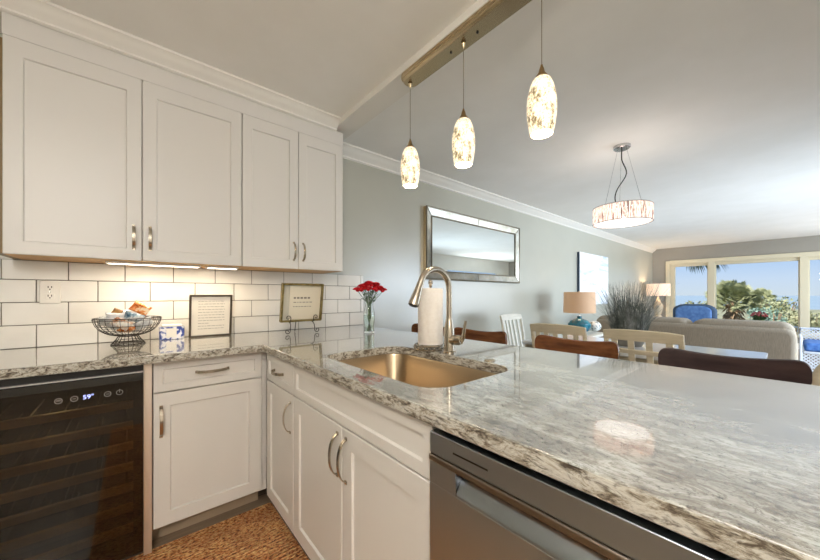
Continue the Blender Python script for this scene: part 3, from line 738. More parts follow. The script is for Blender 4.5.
# faucet
fx, fy = 1.10, -1.458
fc = thing('kitchen_faucet', 'brushed nickel gooseneck pull-down faucet behind the sink', 'faucet', (fx, fy, ZC+.0005))
MB().lathe([(.031, 0), (.031, .006), (.026, .010), (.0245, .03), (.0235, .105), (.019, .135), (.0145, .155), (.0145, .16)], 28).build('body', M['nickel'], fc)
Rg = .091; pts = [(0, 0, .15), (0, 0, .20), (0, 0, .27)]
for i in range(1, 15): a = PI*.90*i/14; pts.append((-Rg+Rg*math.cos(a), 0, .285+Rg*math.sin(a)))
MB().tube(pts, .0138, 16).build('spout', M['nickel'], fc)
p1 = Vector(pts[-1]); dr_ = (Vector(pts[-1])-Vector(pts[-2])).normalized()
MB().tube([p1-dr_*.002, p1+dr_*.02, p1+dr_*.05, p1+dr_*.092, p1+dr_*.102], [.0150, .0158, .019, .0235, .0225], 20).build('spray_head', M['nickel'], fc)
e = p1+dr_*.1025; MB().tube([e, e+dr_*.003], .017, 20).build('spray_nozzle', M['black'], fc)
hub = MB().tube([(0, -.012, .058), (0, -.030, .060), (0, -.058, .062), (0, -.074, .064)], [.0205, .0225, .0225, .016], 18).build('handle_hub', M['nickel'], fc)
MB().tube([(0, -.068, .052), (0, -.082, .074), (0, -.087, .105), (0, -.096, .150)], [.011, .0105, .009, .006], 12, flat=.55).build('lever', M['nickel'], hub)
so_ = MB().lathe([(.022, 0), (.022, .003), (.018, .006), (.0001, .007)], 24).build('sink_hole_cover', M['nickel']); so_.location = (1.085, -1.69, ZC+.0005)
tag(so_, 'small round metal cap in the granite beside the faucet', 'sink cap')

# ------------------------------------------------------------------ pendant bar
BX, BZ = 1.182, 2.40
pb = thing('pendant_bar', 'long brushed bronze ceiling bar carrying three pendants above the peninsula', 'light bar', (BX, -1.475, BZ))
L = .87; hw = .058
outl = lambda w_: arc(0, L/2-hw, w_, 0, PI, 12)+arc(0, -L/2+hw, w_, PI, 2*PI, 12)
mb = MB()
lps = [[(x, y, z) for x, y in outl(w_)] for w_, z in ((hw, -.0005), (hw, -.012), (hw-.008, -.016), (hw-.010, -.026), (hw-.018, -.034))]
n = len(lps[0]); vs = [p for l in lps for p in l]; fs = [tuple(range(n)), tuple(reversed(range((len(lps)-1)*n, len(lps)*n)))]
for k in range(len(lps)-1):
    for j in range(n): fs.append((k*n+j, (k+1)*n+j, (k+1)*n+(j+1) % n, k*n+(j+1) % n))
mb.add(vs, fs).build('canopy_bar', M['bronze'], pb)
for y in (-.08, .08): MB().ball((0, y, -.035), .006, 10, 6).build('screw', M['iron'], pb)
sp_ = [(.022, .214), (.033, .205), (.043, .180), (.051, .145), (.055, .105), (.053, .065), (.048, .03), (.042, 0)]
def pendant(y, lab):
    p = thing('pendant_light', lab, 'pendant lamp', (BX, y, 1.790), group='lit mosaic glass pendants')
    MB().lathe_open(sp_+[(r-.003, z) for r, z in reversed(sp_)]+[sp_[0]], 32).build('lamp_shade', M['pend'], p)
    MB().lathe([(.024, .211), (.022, .220), (.013, .232), (.009, .248), (.004, .260), (.004, .264)], 20).build('socket_cap', M['brass'], p)
    MB().tube([(0, 0, .263), (0, 0, BZ-1.790-.033)], .0018, 8).build('cord', M['nickel'], p)
    MB().lathe([(.012, BZ-1.790-.040), (.007, BZ-1.790-.052), (.002, BZ-1.790-.062)][::-1], 14).build('cord_grip', M['bronze'], p)
    MB().ball((0, 0, .09), .028, 16, 10).build('bulb', M['bulb'], p)
    l = bpy.data.lights.new('pendant_glow', 'POINT'); l.energy = 4.6; l.color = (1, .87, .70); l.shadow_soft_size = .035
    lo = bpy.data.objects.new('pendant_glow', l); C.objects.link(lo); lo.location = (0, 0, .045); lo.parent = p
for y, lab in ((-1.087, 'farthest of the three lit mosaic glass pendants, nearest the grey wall'), (-1.473, 'middle one of the three lit mosaic glass pendants'), (-1.857, 'nearest and highest-looking of the three lit mosaic glass pendants')): pendant(y, lab)

# ------------------------------------------------------------------ chandelier
ch = thing('drum_chandelier', 'round crystal drum chandelier hanging over the dining table', 'chandelier', (3.145, -1.55, 1.785))
Rc = .208; Hc = .135
mb = MB(); cnt = 90
for i in range(cnt):
    a = 2*PI*i/cnt; r = Rc-.004*(i % 2); wd_ = .0075
    ca, sa = math.cos(a), math.sin(a)
    mb.tube([(r*ca, r*sa, .004), (r*ca, r*sa, Hc-.004)], .0075, 5)
mb.build('crystal_shade', M['crystal'], ch)
mb = MB(); 
for z in (0, Hc): ring(mb, Rc+.006, z, .004, 64)
mb.build('shade_rings', M['chrome'], ch)
MB().lathe([(.001, -.012), (.10, -.010), (.17, -.004), (Rc-.012, .004), (Rc-.012, .008), (.001, .008)], 48).build('diffuser', M['diff'], ch)
mb = MB()
for a in (0, PI/3, 2*PI/3): mb.tube([(-Rc*math.cos(a), -Rc*math.sin(a), Hc-.004), (Rc*math.cos(a), Rc*math.sin(a), Hc-.004)], .004, 6)
mb.build('top_spider', M['chrome'], ch)
l = bpy.data.lights.new('chandelier_glow', 'POINT'); l.energy = 1.2; l.color = (1, .93, .85); l.shadow_soft_size = .05
lo = bpy.data.objects.new('chandelier_glow', l); C.objects.link(lo); lo.location = (0, 0, .07); lo.parent = ch
top = CE-1.785
MB().lathe([(.055, top-.028), (.062, top-.022), (.064, top-.001)], 32).build('ceiling_canopy', M['chrome'], ch)
for i in range(3):
    a = 2*PI*i/3+.4; MB().tube([(.035*math.cos(a), .035*math.sin(a), top-.028), (.15*math.cos(a), .15*math.sin(a), Hc)], .0016, 6).build('suspension_wire', M['chrome'], ch)
crd = [(.0, 0, top-.028), (.0, .0, top-.12), (.012, -.03, top-.24), (-.01, .03, top-.36), (-.02, .045, top-.44), (-.01, .03, Hc)]
fine = []
for i in range(len(crd)-1):
    p0 = Vector(crd[max(i-1, 0)]); p1_ = Vector(crd[i]); p2 = Vector(crd[i+1]); p3 = Vector(crd[min(i+2, len(crd)-1)])
    for k in range(5):
        s_ = k/5; fine.append(.5*((2*p1_)+(p2-p0)*s_+(2*p0-5*p1_+4*p2-p3)*s_*s_+(3*p1_-p0-3*p2+p3)*s_**3))
fine.append(Vector(crd[-1])); MB().tube(fine, .0045, 8).build('power_cord', M['iron'], ch)


# ------------------------------------------------------------------ wall mirror and canvas
mi = thing('wall_mirror', 'large rectangular mirror with beaded antiqued mirror-panel frame on the grey wall', 'mirror', (3.18, -.003, 1.347))
MW, MH, fwid = .885, .750, .085
B(-MW+.01, MW-.01, -.020, 0, .01, MH-.01).build('backing', M['bronze'], mi)
def bev_panel(x0, x1, z0, z1): return B(x0, x1, -.05, -.0201, z0, z1)
mb = MB(); e = .0015
Zt = MH
# mitred frame strips, outer raised to inner
def strip(pts_o, pts_i):
    vs = [(x, -.044, z) for x, z in pts_o]+[(x, -.030, z) for x, z in pts_i]+[(x, -.0201, z) for x, z in pts_o]+[(x, -.0201, z) for x, z in pts_i]
    return vs, [(0, 1, 3, 2), (4, 6, 7, 5), (0, 4, 5, 1), (2, 3, 7, 6), (0, 2, 6, 4), (1, 5, 7, 3)]
o_ = [(-MW, 0), (MW, 0), (MW, Zt), (-MW, Zt)]; i_ = [(-MW+fwid, fwid), (MW-fwid, fwid), (MW-fwid, Zt-fwid), (-MW+fwid, Zt-fwid)]
for k in range(4): mb.add(*strip([o_[k], o_[(k+1) % 4]], [i_[k], i_[(k+1) % 4]]))
mb.build('frame_panels', M['antique'], mi)
mb = MB()
for q, y_, r_ in ((o_, -.044, .008), (i_, -.032, .007)):
    for k in range(4):
        a, b_ = q[k], q[(k+1) % 4]; mb.tube([(a[0], y_, a[1]), (b_[0], y_, b_[1])], r_, 8)
for k in range(4): mb.tube([(o_[k][0], -.045, o_[k][1]), (i_[k][0], -.031, i_[k][1])], .004, 6)
for x in (-.02,): mb.tube([(x, -.045, 0), (x, -.031, fwid)], .003, 6).tube([(x, -.045, Zt), (x, -.031, Zt-fwid)], .003, 6)
mb.build('beading', M['beading'], mi)
B(-MW-.004, -MW+.012, -.040, 0, 0, MH).build('side_edge', M['bronze'], mi)
B(-MW+fwid, MW-fwid, -.026, -.0202, fwid, MH-fwid).build('mirror_glass', M['mirror'], mi)

ar = thing('canvas_painting', 'pale blue and white abstract canvas on the wall behind the lamp', 'painting', (6.75, -.003, 1.0))
B(-.70, .70, -.040, 0, 0, .95).build('stretcher', M['artedge'], ar)
B(-.695, .70, -.044, -.0402, 0, .95).build('canvas', M['art'], ar)

# ------------------------------------------------------------------ bar stools
def stool(m_, label, x, y, rz, seat):
    s_ = thing('bar_stool', label, 'bar stool', (x, y, 0), rz, 'wooden bar stools along the peninsula')
    # local: faces -x (toward counter); back at +x
    for sx in (-1, 1):
        for sy in (-1, 1):
            top_z = .60 if sx < 0 else .60
            MB().tube([(sx*.20, sy*.19, 0), (sx*.165, sy*.165, .60)], [.017, .021], 8).build('leg', m_, s_)
    for sy in (-1, 1):
        MB().tube([(.165, sy*.165, .60), (.195, sy*.185, .78), (.225, sy*.195, .865)], [.019, .016, .014], 8).build('back_post', m_, s_)
    mb = MB()
    for (a, b_, z) in (((-.19, -.18), (-.19, .18), .22), ((.19, -.18), (.19, .18), .30)): mb.tube([(a[0], a[1], z), (b_[0], b_[1], z)], .011, 8)
    for sy in (-1, 1): mb.tube([(-.19, sy*.18, .26), (.19, sy*.18, .26)], .011, 8)
    mb.build('stretcher', m_, s_)
    MB().extrude(rrect(-.20, .20, -.20, .20, .05, 5), 'z', .595, .64).build('seat', seat, s_, bevel=.012)
    # curved back panel, dipped top, rounded ends
    n = 40; vs = []; fs = []
    for i in range(n+1):
        u = -math.cos(PI*i/n)*.9995; yy = u*.222; xx = .245-.045*u*u
        e_ = max(0, 1-abs(u)**12)**.5
        zt_ = .922+.027*abs(u)**2; zb_ = .822; mid = (zt_+zb_)/2
        ht = (zt_-zb_)/2*(.2+.8*e_); zt_, zb_ = mid+ht, mid-ht
        vs += [(xx-.011, yy, zb_+.004), (xx-.011, yy, zt_-.004), (xx-.005, yy, zt_), (xx+.007, yy, zt_), (xx+.012, yy, zt_-.005), (xx+.012, yy, zb_+.004), (xx, yy, zb_)]
    for i in range(n):
        for k in range(7): fs.append((i*7+k, i*7+(k+1) % 7, (i+1)*7+(k+1) % 7, (i+1)*7+k))
    fs += [tuple(range(7)), tuple(reversed(range(n*7, n*7+7)))]
    MB().add(vs, fs).build('backrest', m_, s_, bevel=.002)
stool(M['stool'], 'red-brown wooden bar stool farthest back, mostly hidden behind the paper towels', 1.60, -.615, 0, M['leather'])
stool(M['stool'], 'red-brown wooden bar stool seen just right of the faucet lever', 1.63, -1.066, .04, M['leather'])
stool(M['stool'], 'red-brown wooden bar stool in front of the cream dining chairs', 1.66, -1.690, 0, M['leather'])
stool(M['stooldark'], 'dark brown bar stool nearest the camera, in front of the sofa', 1.64, -2.300, 0, M['leather'])

# ------------------------------------------------------------------ dining set
dt = thing('dining_table', 'rectangular dining table with glossy white top', 'table', (3.14, -1.61, 0))
MB().extrude(rrect(-.40, .40, -.76, .76, .03, 4), 'z', .725, .755).build('tabletop', M['tabletop'], dt, bevel=.005)
for sx in (-1, 1):
    for sy in (-1, 1): MB().lathe([(.024, 0), (.032, .05), (.026, .2), (.036, .55), (.036, .724)], 16, (sx*.33, sy*.72, 0)).build('leg', M['cream'], dt)
mb = MB()
for sx in (-1, 1): mb.box(sx*.33-.01, sx*.33+.01, -.68, .68, .64, .724)
for sy in (-1, 1): mb.box(-.32, .32, sy*.72-.01, sy*.72+.01, .64, .724)
mb.build('apron', M['cream'], dt)
def dchair(m_, label, x, y, rz, slats=5):
    """local: faces +x, back at -x"""
    c = thing('dining_chair', label, 'dining chair', (x, y, 0), rz, 'painted slat-back dining chairs')
    for sy in (-1, 1):
        MB().tube([(.20, sy*.185, 0), (.20, sy*.185, .43)], [.016, .020], 8).build('leg', m_, c)
        MB().tube([(-.23, sy*.19, 0), (-.20, sy*.19, .43), (-.215, sy*.195, .70), (-.255, sy*.20, .90)], [.016, .02, .018, .015], 8).build('leg', m_, c)
    MB().extrude(rrect(-.22, .22, -.21, .21, .03, 4), 'z', .425, .450).build('seat', m_, c, bevel=.004)
    MB().extrude(rrect(-.19, .20, -.19, .19, .04, 4), 'z', .4505, .485).build('seat_cushion', M['seatfab'], c, bevel=.012)
    def rail(z0, z1, name, bow=.03):
        n = 14; vs = []; fs = []
        for i in range(n+1):
            u = i/n*2-1; yy = u*.212; lean = -(.215+.20*(z0-.70)); xx = lean-bow*(1-u*u)
            l2 = -(.215+.20*(z1-.70))-bow*(1-u*u); tz = z1-.014*abs(u)**3*(1 if name == 'top_rail' else 0)
            vs += [(xx-.011, yy, z0), (l2-.011, yy, tz-.005), (l2-.004, yy, tz), (l2+.006, yy, tz), (l2+.011, yy, tz-.005), (xx+.011, yy, z0)]
        for i in range(n):
            for k in range(6): fs.append((i*6+k, i*6+(k+1) % 6, (i+1)*6+(k+1) % 6, (i+1)*6+k))
        fs += [tuple(range(6)), tuple(reversed(range(n*6, n*6+6)))]
        MB().add(vs, fs).build(name, m_, c, bevel=.002)
    rail(.885, .958, 'top_rail'); rail(.80, .83, 'middle_rail') if slats == 4 else None
    rail(.53, .565, 'lower_rail')
    for k in range(slats):
        yy = (-.145+.29*k/(slats-1)); 
        def X(z): return -(.215+.20*(z-.70))-.03*(1-(yy/.212)**2)
        hw_ = .017
        vs = []
        for z in (.56, .72, .89): vs += [(X(z)-.006, yy-hw_, z), (X(z)-.006, yy+hw_, z), (X(z)+.006, yy+hw_, z), (X(z)+.006, yy-hw_, z)]
        fs = [(0, 1, 2, 3), (8, 11, 10, 9)]
        for i in range(2):
            for q in range(4): fs.append((i*4+q, i*4+(q+1) % 4, (i+1)*4+(q+1) % 4, (i+1)*4+q))
        MB().add(vs, fs).build('slat', m_, c)
    return c
dchair(M['cream'], 'cream slat-back dining chair in front of the teal lamp, back toward the kitchen', 2.72, -1.315, 0)
dchair(M['cream'], 'cream slat-back dining chair directly in front of the grassy plant', 2.70, -1.860, 0, 4)
dchair(M['creamw'], 'whitish slat-back dining chair at the wall end of the table', 3.36, -.62, -PI/2)
# rounded upholstered chair at right edge
uc = thing('upholstered_chair', 'beige rounded-back upholstered chair at the right edge beside the dark stool', 'chair', (2.75, -2.80, 0), 0)
mb = MB(); n = 16; vs = []; fs = []
def sl(z, hw_, x0): return [(x0-.03, y) for y in ()]
prf = []
for i in range(n+1):
    a = PI*i/n; prf.append((.27*math.cos(a), .70+.26*math.sin(a)**.75 if 0 < i < n else .70))
poly = [(.27, .36)]+prf+[(-.27, .36)]
MB().extrude([(y, z) for y, z in poly], 'x', -.30, -.22).build('backrest', M['beigefab'], uc, bevel=.03, seg=4)
MB().extrude(rrect(-.22, .24, -.25, .25, .06, 5), 'z', .36, .48).build('seat', M['beigefab'], uc, bevel=.03, seg=4)
for sx in (-.24, .18):
    for sy in (-.21, .21): MB().tube([(sx, sy, 0), (sx, sy, .365)], [.014, .02], 8).build('leg', M['stooldark'], uc)
# potted grass
pg = thing('potted_grass', 'tall spiky grass plant in a pot on the dining table', 'plant', (3.16, -1.60, .756))
MB().lathe([(.001, 0), (.09, 0), (.125, .09), (.135, .12), (.128, .125), (.12, .118), (.001, .115)], 28).build('pot', M['pot'], pg)
mb = MB(); rng = random.Random(21)
for i in range(720):
    a = rng.uniform(0, 2*PI); r0 = .13*math.sqrt(rng.random()); h = rng.uniform(.24, .43)*(1 if rng.random() < .75 else .6); lean = rng.uniform(0, .26)*(r0/.13*.6+.4)
    a2 = a+rng.uniform(-.8, .8); wd_ = rng.uniform(.0014, .0030); vs = []
    px, py = -math.sin(a2+rng.uniform(0, 3)), math.cos(a2)
    l_ = math.hypot(px, py) or 1; px, py = px/l_, py/l_
    for k in range(5):
        s_ = k/4; x = r0*math.cos(a)+lean*s_**1.5*math.cos(a2); y = r0*math.sin(a)+lean*s_**1.5*math.sin(a2); z = .12+h*s_-.05*lean*s_**3; w_ = wd_*(1-s_*.85)
        vs += [(x-px*w_, y-py*w_, z), (x+px*w_, y+py*w_, z)]
    mb.add(vs, [(2*k, 2*k+1, 2*k+3, 2*k+2) for k in range(4)])
mb.build('grass_foliage', M['grass'], pg, smooth=False)

# ------------------------------------------------------------------ living room
et = thing('end_table', 'low white side table under the teal lamp', 'table', (4.93, -.42, 0))
MB().extrude(rrect(-.32, .32, -.36, .28, .03, 4), 'z', .60, .63).build('tabletop', M['creamw'], et, bevel=.004)
for sx in (-.28, .28):
    for sy in (-.32, .24): MB().tube([(sx, sy, 0), (sx, sy, .60)], .02, 8).build('leg', M['creamw'], et)
def lamp(name, lab, loc, R_, H_, z0, mshade, base, mbase, power):
    l = thing(name, lab, 'lamp', loc)
    MB().lathe_open([(R_, z0), (R_-.006, z0+H_), (R_-.010, z0+H_), (R_-.004, z0), (R_, z0)], 40).build('lamp_shade', mshade, l)
    MB().lathe(base, 28).build('lamp_base', mbase, l)
    MB().lathe([(.006, base[-1][1]), (.006, z0+H_-.01), (.012, z0+H_), (.010, z0+H_+.018), (.0001, z0+H_+.022)], 12).build('lamp_stem', M['nickel'], l)
    p = bpy.data.lights.new('lamp_glow', 'POINT'); p.energy = power; p.color = (1, .78, .55); p.shadow_soft_size = .05
    q = bpy.data.objects.new('lamp_glow', p); C.objects.link(q); q.location = (0.03, 0, z0+H_*.5); q.parent = l
lamp('table_lamp', 'table lamp with tan drum shade and squat teal ceramic base', (4.93, -.49, .631), .212, .30, .29, M['shadetan'],
     [(.001, 0), (.07, 0), (.12, .03), (.150, .09), (.150, .13), (.11, .18), (.05, .205), (.03, .215), (.03, .24)], M['teal'], 1.5)
wk = tag(MB().ball((0, 0, .09), .085, 20, 12, 1, 1, .9).build('woven_orb', noisy('silver_woven', [(.4, (120, 124, 120)), (.5, (232, 234, 230))], 30, .4)), 'silvery white woven orb on the side table right of the teal lamp', 'decoration')
wk.location = (5.14, -.62, .631)
ct2 = thing('corner_table', 'small table in the far corner under the lit lamp', 'table', (10.1, -.32, 0))
MB().extrude(rrect(-.28, .28, -.28, .28, .04, 4), 'z', .58, .61).build('tabletop', M['cream'], ct2, bevel=.004)
for sx in (-.23, .23):
    for sy in (-.23, .23): MB().tube([(sx, sy, 0), (sx, sy, .58)], .02, 8).build('leg', M['cream'], ct2)
lamp('table_lamp', 'lit table lamp with pale warm shade in the far corner by the window', (10.1, -.32, .611), .25, .30, .55, M['shadewarm'],
     [(.001, 0), (.09, 0), (.09, .02), (.05, .06), (.09, .2), (.10, .30), (.05, .42), (.025, .48), (.02, .52)], M['beigefab'], 9)

def cushbox(x0, x1, y0, y1, z0, z1): return B(x0, x1, y0, y1, z0, z1)
sf = thing('sofa', 'long grey-beige fabric sofa with its back to the dining table', 'sofa', (6.1, -1.47, 0))
cushbox(-.40, .50, -.86, .86, .12, .42).build('sofa_base', M['sofa'], sf, bevel=.04, seg=4)
# back frame, rounded top corners
def softpanel(x0, x1, y0, y1, z0, z1, r, name, bev=.05):
    poly = [(y0, z0)]+[(y0+r-r*math.cos(a), z1-r+r*math.sin(a)) for a in [PI/2*i/8 for i in range(9)]]+[(y1-r+r*math.sin(a), z1-r+r*math.cos(a)) for a in [PI/2*i/8 for i in range(9)]]+[(y1, z0)]
    return MB().extrude(poly, 'x', x0, x1).build(name, M['sofa'], sf, bevel=bev, seg=4)
softpanel(-.43, -.20, -1.06, 1.06, .10, .79, .10, 'sofa_back')
softpanel(-.38, .02, -1.05, -.135, .43, .855, .12, 'back_cushion', .06)
softpanel(-.38, .02, -.125, 1.05, .43, .850, .12, 'back_cushion', .06)
for s_ in (-1, 1):
    softpanel(-.20, .52, .87 if s_ > 0 else -1.07, 1.07 if s_ > 0 else -.87, .10, .64, .08, 'armrest', .05)
for a, b_ in ((-.86, -.005), (.005, .86)): cushbox(-.18, .53, a, b_, .421, .56).build('seat_cushion', M['sofa'], sf, bevel=.04, seg=4)
for sx in (-.36, .44):
    for sy in (-.95, .95): MB().tube([(sx, sy, 0), (sx, sy, .12)], .025, 8).build('foot', M['stooldark'], sf)

ba = thing('blue_armchair', 'blue fabric armchair with curved back near the window', 'armchair', (8.75, -1.25, 0), 0)
def bpanel(x0, x1, y0, y1, z0, z1, r, name, m_, par, bev=.05):
    poly = [(y0, z0)]+[(y0+r-r*math.cos(a), z1-r*.6+r*.6*math.sin(a)) for a in [PI/2*i/8 for i in range(9)]]+[(y1-r+r*math.sin(a), z1-r*.6+r*.6*math.cos(a)) for a in [PI/2*i/8 for i in range(9)]]+[(y1, z0)]
    return MB().extrude(poly, 'x', x0, x1).build(name, m_, par, bevel=bev, seg=4)
bpanel(-.38, -.20, -.33, .33, .12, 1.00, .22, 'backrest', M['bluetrim'], ba)
bpanel(-.46, -.381, -.27, .27, .30, .97, .18, 'back_cover', M['blue'], ba, .03)
B(-.20, .40, -.30, .30, .12, .44).build('seat', M['blue'], ba, bevel=.05, seg=4)
for s_ in (-1, 1): B(-.20, .38, s_*.37-.065, s_*.37+.065, .12, .62).build('armrest', M['blue'], ba, bevel=.05, seg=4)
for sx in (-.3, .33):
    for sy in (-.3, .3): MB().tube([(sx, sy, 0), (sx, sy, .125)], .02, 8).build('foot', M['stooldark'], ba)

# lattice chair, right of sofa
lc = thing('lattice_chair', 'white lattice armchair with bright blue cushion right of the sofa', 'armchair', (7.62, -2.98, 0))
mb = MB(); y0, y1, z0, z1 = -.40, .40, .06, .66; st = .045
def clip_line(p, d_):
    ts = []
    lo, hi = -9, 9
    for a, b_, q, r_ in ((y0, y1, p[0], d_[0]), (z0, z1, p[1], d_[1])):
        t0, t1 = (a-q)/r_, (b_-q)/r_; lo = max(lo, min(t0, t1)); hi = min(hi, max(t0, t1))
    return lo, hi
k = -1.6
while k < 1.6:
    for d_ in ((1, 1), (1, -1)):
        p = (k, (z0+z1)/2); lo, hi = clip_line(p, d_)
        if hi-lo > .01: mb.tube([(.35, p[0]+d_[0]*lo, p[1]+d_[1]*lo), (.35, p[0]+d_[0]*hi, p[1]+d_[1]*hi)], .0055, 5)
    k += st
mb.build('back_lattice', M['wicker'], lc)
MB().tube([(.35, y0, z0), (.35, y0, z1), (.35, y1, z1), (.35, y1, z0)], .016, 8, closed=True).build('back_frame', M['wicker'], lc)
mb = MB(); z1 = .34; k = -1.6
while k < 1.6:
    for d_ in ((1, 1), (1, -1)):
        p = (k, (z0+z1)/2); lo, hi = clip_line(p, d_)
        if hi-lo > .01: mb.tube([(-.35, p[0]+d_[0]*lo, p[1]+d_[1]*lo), (-.35, p[0]+d_[0]*hi, p[1]+d_[1]*hi)], .0055, 5)
    k += st
mb.build('front_lattice', M['wicker'], lc)
B(-.36, .33, y0+.02, y1-.02, .345, .38).build('seat', M['wicker'], lc, bevel=.01)
bpanel(-.37, .30, y0+.03, y1-.03, .381, .50, .06, 'seat_cushion', M['bluecush'], lc, .04)
for sy in (y0, y1):
    MB().tube([(.35, sy, .56), (-.34, sy, .56), (-.36, sy, 0)], .014, 8).build('arm', M['wicker'], lc)
    MB().tube([(.35, sy, .07), (.35, sy, 0)], .014, 8).build('leg', M['wicker'], lc)

# ------------------------------------------------------------------ kitchen rug
rg_ = MB().extrude(rrect(-.15, .588, -2.6, -.574, .02, 3), 'z', .001, .014).build('jute_rug', M['jute'], bevel=.004)
tag(rg_, 'chunky woven orange-brown jute rug on the kitchen floor', 'rug')
# opposite side of the kitchen (behind the camera, seen in reflections)
oc = base_cab(1.3, .575, 'white base cabinets along the left kitchen wall', (-1.10, -4.1, 0), PI/2, None, None)
for k in range(2): d = shaker(.64, .75, .062).build('door', M['cab'], oc); local(d, (.005+k*.65, 0, .112))
tag(B(-1.69, -1.07, -4.12, -2.78, .877, .914).build('granite_worktop', M['granite']), 'granite worktop on the left kitchen wall cabinets', 'countertop')

# ------------------------------------------------------------------ outside
struct(B(XW+.12, XW+1.9, -6, 2, -.15, -.02).build('floor_balcony', M['balcony']))
rl = thing('balcony_railing', 'white balcony railing beyond the window', 'railing', (XW+1.85, -2, -.02))
B(-.025, .025, -4, 4, .36, .40).build('top_rail', M['granul'], rl)
mb = MB()
for i in range(60): y = -4+8*i/59; mb.box(-.008, .008, y-.008, y+.008, 0, .36)
mb.build('balusters', M['granul'], rl)
tag(B(13, 150, -90, 240, -3.3, -3).build('dune_ground', M['dune']), 'pale grassy dunes outside below the window', 'dunes', kind='structure')
tag(B(150, 4500, -5000, 6000, -4.5, -4.2).build('sea', M['sea']), 'flat blue sea at the horizon', 'sea', kind='structure')
# flower pot on balcony
fp = thing('balcony_flowers', 'red and pink flowering plant in a pot on the balcony', 'plant', (12.05, -1.98, -.02))
MB().lathe([(.12, 0), (.10, .03), (.05, .1), (.05, .28), (.12, .36), (.16, .50), (.17, .52), (.14, .52), (.001, .50)], 24).build('urn_pot', M['terracotta'], fp)
def leafball(mb, c, R_, n, sz, rng, flat=1):
    for i in range(n):
        v_ = Vector((rng.gauss(0, 1), rng.gauss(0, 1), rng.gauss(0, 1))).normalized()*R_*rng.uniform(.55, 1); v_.z *= flat
        a = Vector((rng.gauss(0, 1), rng.gauss(0, 1), rng.gauss(0, 1))).normalized(); b_ = a.cross(v_).normalized()*sz*.5; a = a*sz; p = Vector(c)+v_
        mb.add([p-a, p-b_, p+a, p+b_], [(0, 1, 2, 3)])
rng = random.Random(4)
mb = MB(); leafball(mb, (0, 0, .62), .11, 240, .04, rng, .8); mb.build('leaves', M['green'], fp, smooth=False)
mb = MB()
for i in range(60):
    v_ = Vector((rng.gauss(0, 1), rng.gauss(0, 1), abs(rng.gauss(0, 1)))).normalized()*.14; mb.ball((v_.x, v_.y, .66+v_.z*.8), .022, 6, 4)
mb.build('blossoms', noisy('pink_red_blossom', [(.3, (190, 70, 66)), (.7, (226, 132, 116))], 20, .6), fp)
# palms
def palm(label, x, y, zc, R_, nf, m_, group='palm trees outside', droop=.8, zg=-3, fan=True, seed=1, skirt=True):
    p = thing('palm_tree', label, 'palm tree', (x, y, zg), group=group); rng = random.Random(seed); H = zc-zg
    pts = [(0, 0, H*i/8) for i in range(9)]
    MB().tube(pts, [.20, .17, .15, .15, .15, .15, .17, .20, .16], 12).build('trunk', M['trunk'], p)
    if skirt:
        mb = MB()
        for i in range(130):
            a = rng.uniform(0, 2*PI); z = H-rng.uniform(.15, 1.2); r = .2+.25*rng.random(); c = (r*math.cos(a), r*math.sin(a))
            mb.add([(c[0]*.4, c[1]*.4, z+.1), (c[0]-math.sin(a)*.06, c[1]+math.cos(a)*.06, z-.1), (c[0]*1.25, c[1]*1.25, z-.28), (c[0]+math.sin(a)*.06, c[1]-math.cos(a)*.06, z-.1)], [(0, 1, 2, 3)])
        mb.build('dead_frond_skirt', M['trunk'], p, smooth=False)
    mb = MB()
    for i in range(nf):
        a = rng.uniform(0, 2*PI); el_ = rng.uniform(-.45, 1.4); d_ = Vector((math.cos(a)*math.cos(el_), math.sin(a)*math.cos(el_), math.sin(el_)))
        s1 = Vector((-math.sin(a), math.cos(a), 0)); up = d_.cross(s1)*-1; rl = rng.uniform(-1.4, 1.4); s1, up = s1*math.cos(rl)+up*math.sin(rl), up*math.cos(rl)-s1*math.sin(rl)
        base_ = Vector((0, 0, H)); L1 = R_*rng.uniform(.40, .72); fcn = base_+d_*L1
        mb.tube([base_, fcn], .012, 4)
        for k in range(24):      # fan leaflets
            b_ = -1.45+2.9*k/23; dd = (d_*math.cos(b_)+s1*math.sin(b_)+up*-.12).normalized(); LL = R_*.34*(1-.25*abs(b_)/1.25)*rng.uniform(.85, 1.1)
            sd_ = dd.cross(up).normalized()*.016*R_
            tip = fcn+dd*LL+Vector((0, 0, -droop*.25*LL))
            mb.add([fcn, fcn+dd*LL*.55+sd_, tip, fcn+dd*LL*.55-sd_], [(0, 1, 2, 3)])
    mb.build('fronds', m_, p, smooth=False); return p
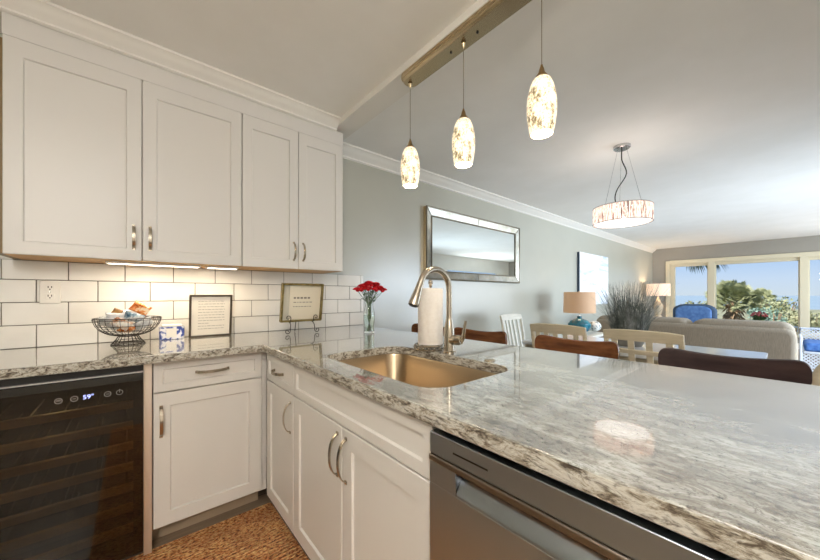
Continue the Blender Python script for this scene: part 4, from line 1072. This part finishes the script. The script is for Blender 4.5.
def at(u, v, dep):     # pixel -> place at a chosen depth
    t_ = (u-CX)/F; return (dep*(math.sin(TH)+t_*math.cos(TH)), -2.468+dep*(math.cos(TH)-t_*math.sin(TH)), 1.177-(v-HOR)/F*dep)
x, y, z = at(733, 300, 17); palm('full round-crowned palmetto centred in the wide window pane', x, y, z-.05, 1.25, 150, M['palm'], seed=2)
x, y, z = at(760, 300, 24); palm('smaller palmetto just right of the full one', x, y, z, 1.0, 110, M['palm'], seed=3)
x, y, z = at(664, 246, 13.5); palm('tall palm whose dark fronds hang into the top of the left window pane', x, y, z, 2.1, 80, M['palmdark'], seed=5, droop=2.4, skirt=False)
def shrub(label, u, v, dep, R_, m_, seed, n=900):
    x, y, z = at(u, v, dep); s_ = thing('shrub', label, 'shrub', (x, y, -3), group='shrubs outside the window'); rng = random.Random(seed); H = z+3
    mb = MB()
    for i in range(7):
        a = rng.uniform(0, 2*PI); mb.tube([(0, 0, 0), (R_*.3*math.cos(a), R_*.3*math.sin(a), H*.6), (R_*.6*math.cos(a), R_*.6*math.sin(a), H)], [.06, .04, .02], 6)
    mb.build('stems', M['trunk'], s_)
    mb = MB()
    for i in range(9):
        a = rng.uniform(0, 2*PI); r = R_*rng.uniform(.1, .7); leafball(mb, (r*math.cos(a), r*math.sin(a), H-R_*.3+rng.uniform(-.4, .3)*R_), R_*rng.uniform(.35, .55), n//9, .085*R_, rng, .8)
    mb.build('foliage', m_, s_, smooth=False)
shrub('pale olive shrub low in the left window pane behind the blue armchair', 697, 304, 20, 1.3, M['shrub'], 1)
shrub('olive shrub right of the palmettos with airy top', 779, 302, 20, 1.2, M['palm'], 2)
shrub('blue-green shrub below the airy olive one', 770, 313, 15, .8, M['shrubteal'], 3)
shrub('low olive shrub at the right end of the wide pane', 791, 315, 18, 1.0, M['shrub'], 4)
shrub('olive shrub in the right-hand window pane', 818, 316, 20, 1.2, M['palm'], 6)
shrub('low pale shrub at the foot of the full palmetto', 748, 324, 14.5, .6, M['shrub'], 7)
shrub('pale shrub at the left end of the wide pane', 712, 320, 14, .6, M['shrub'], 8)
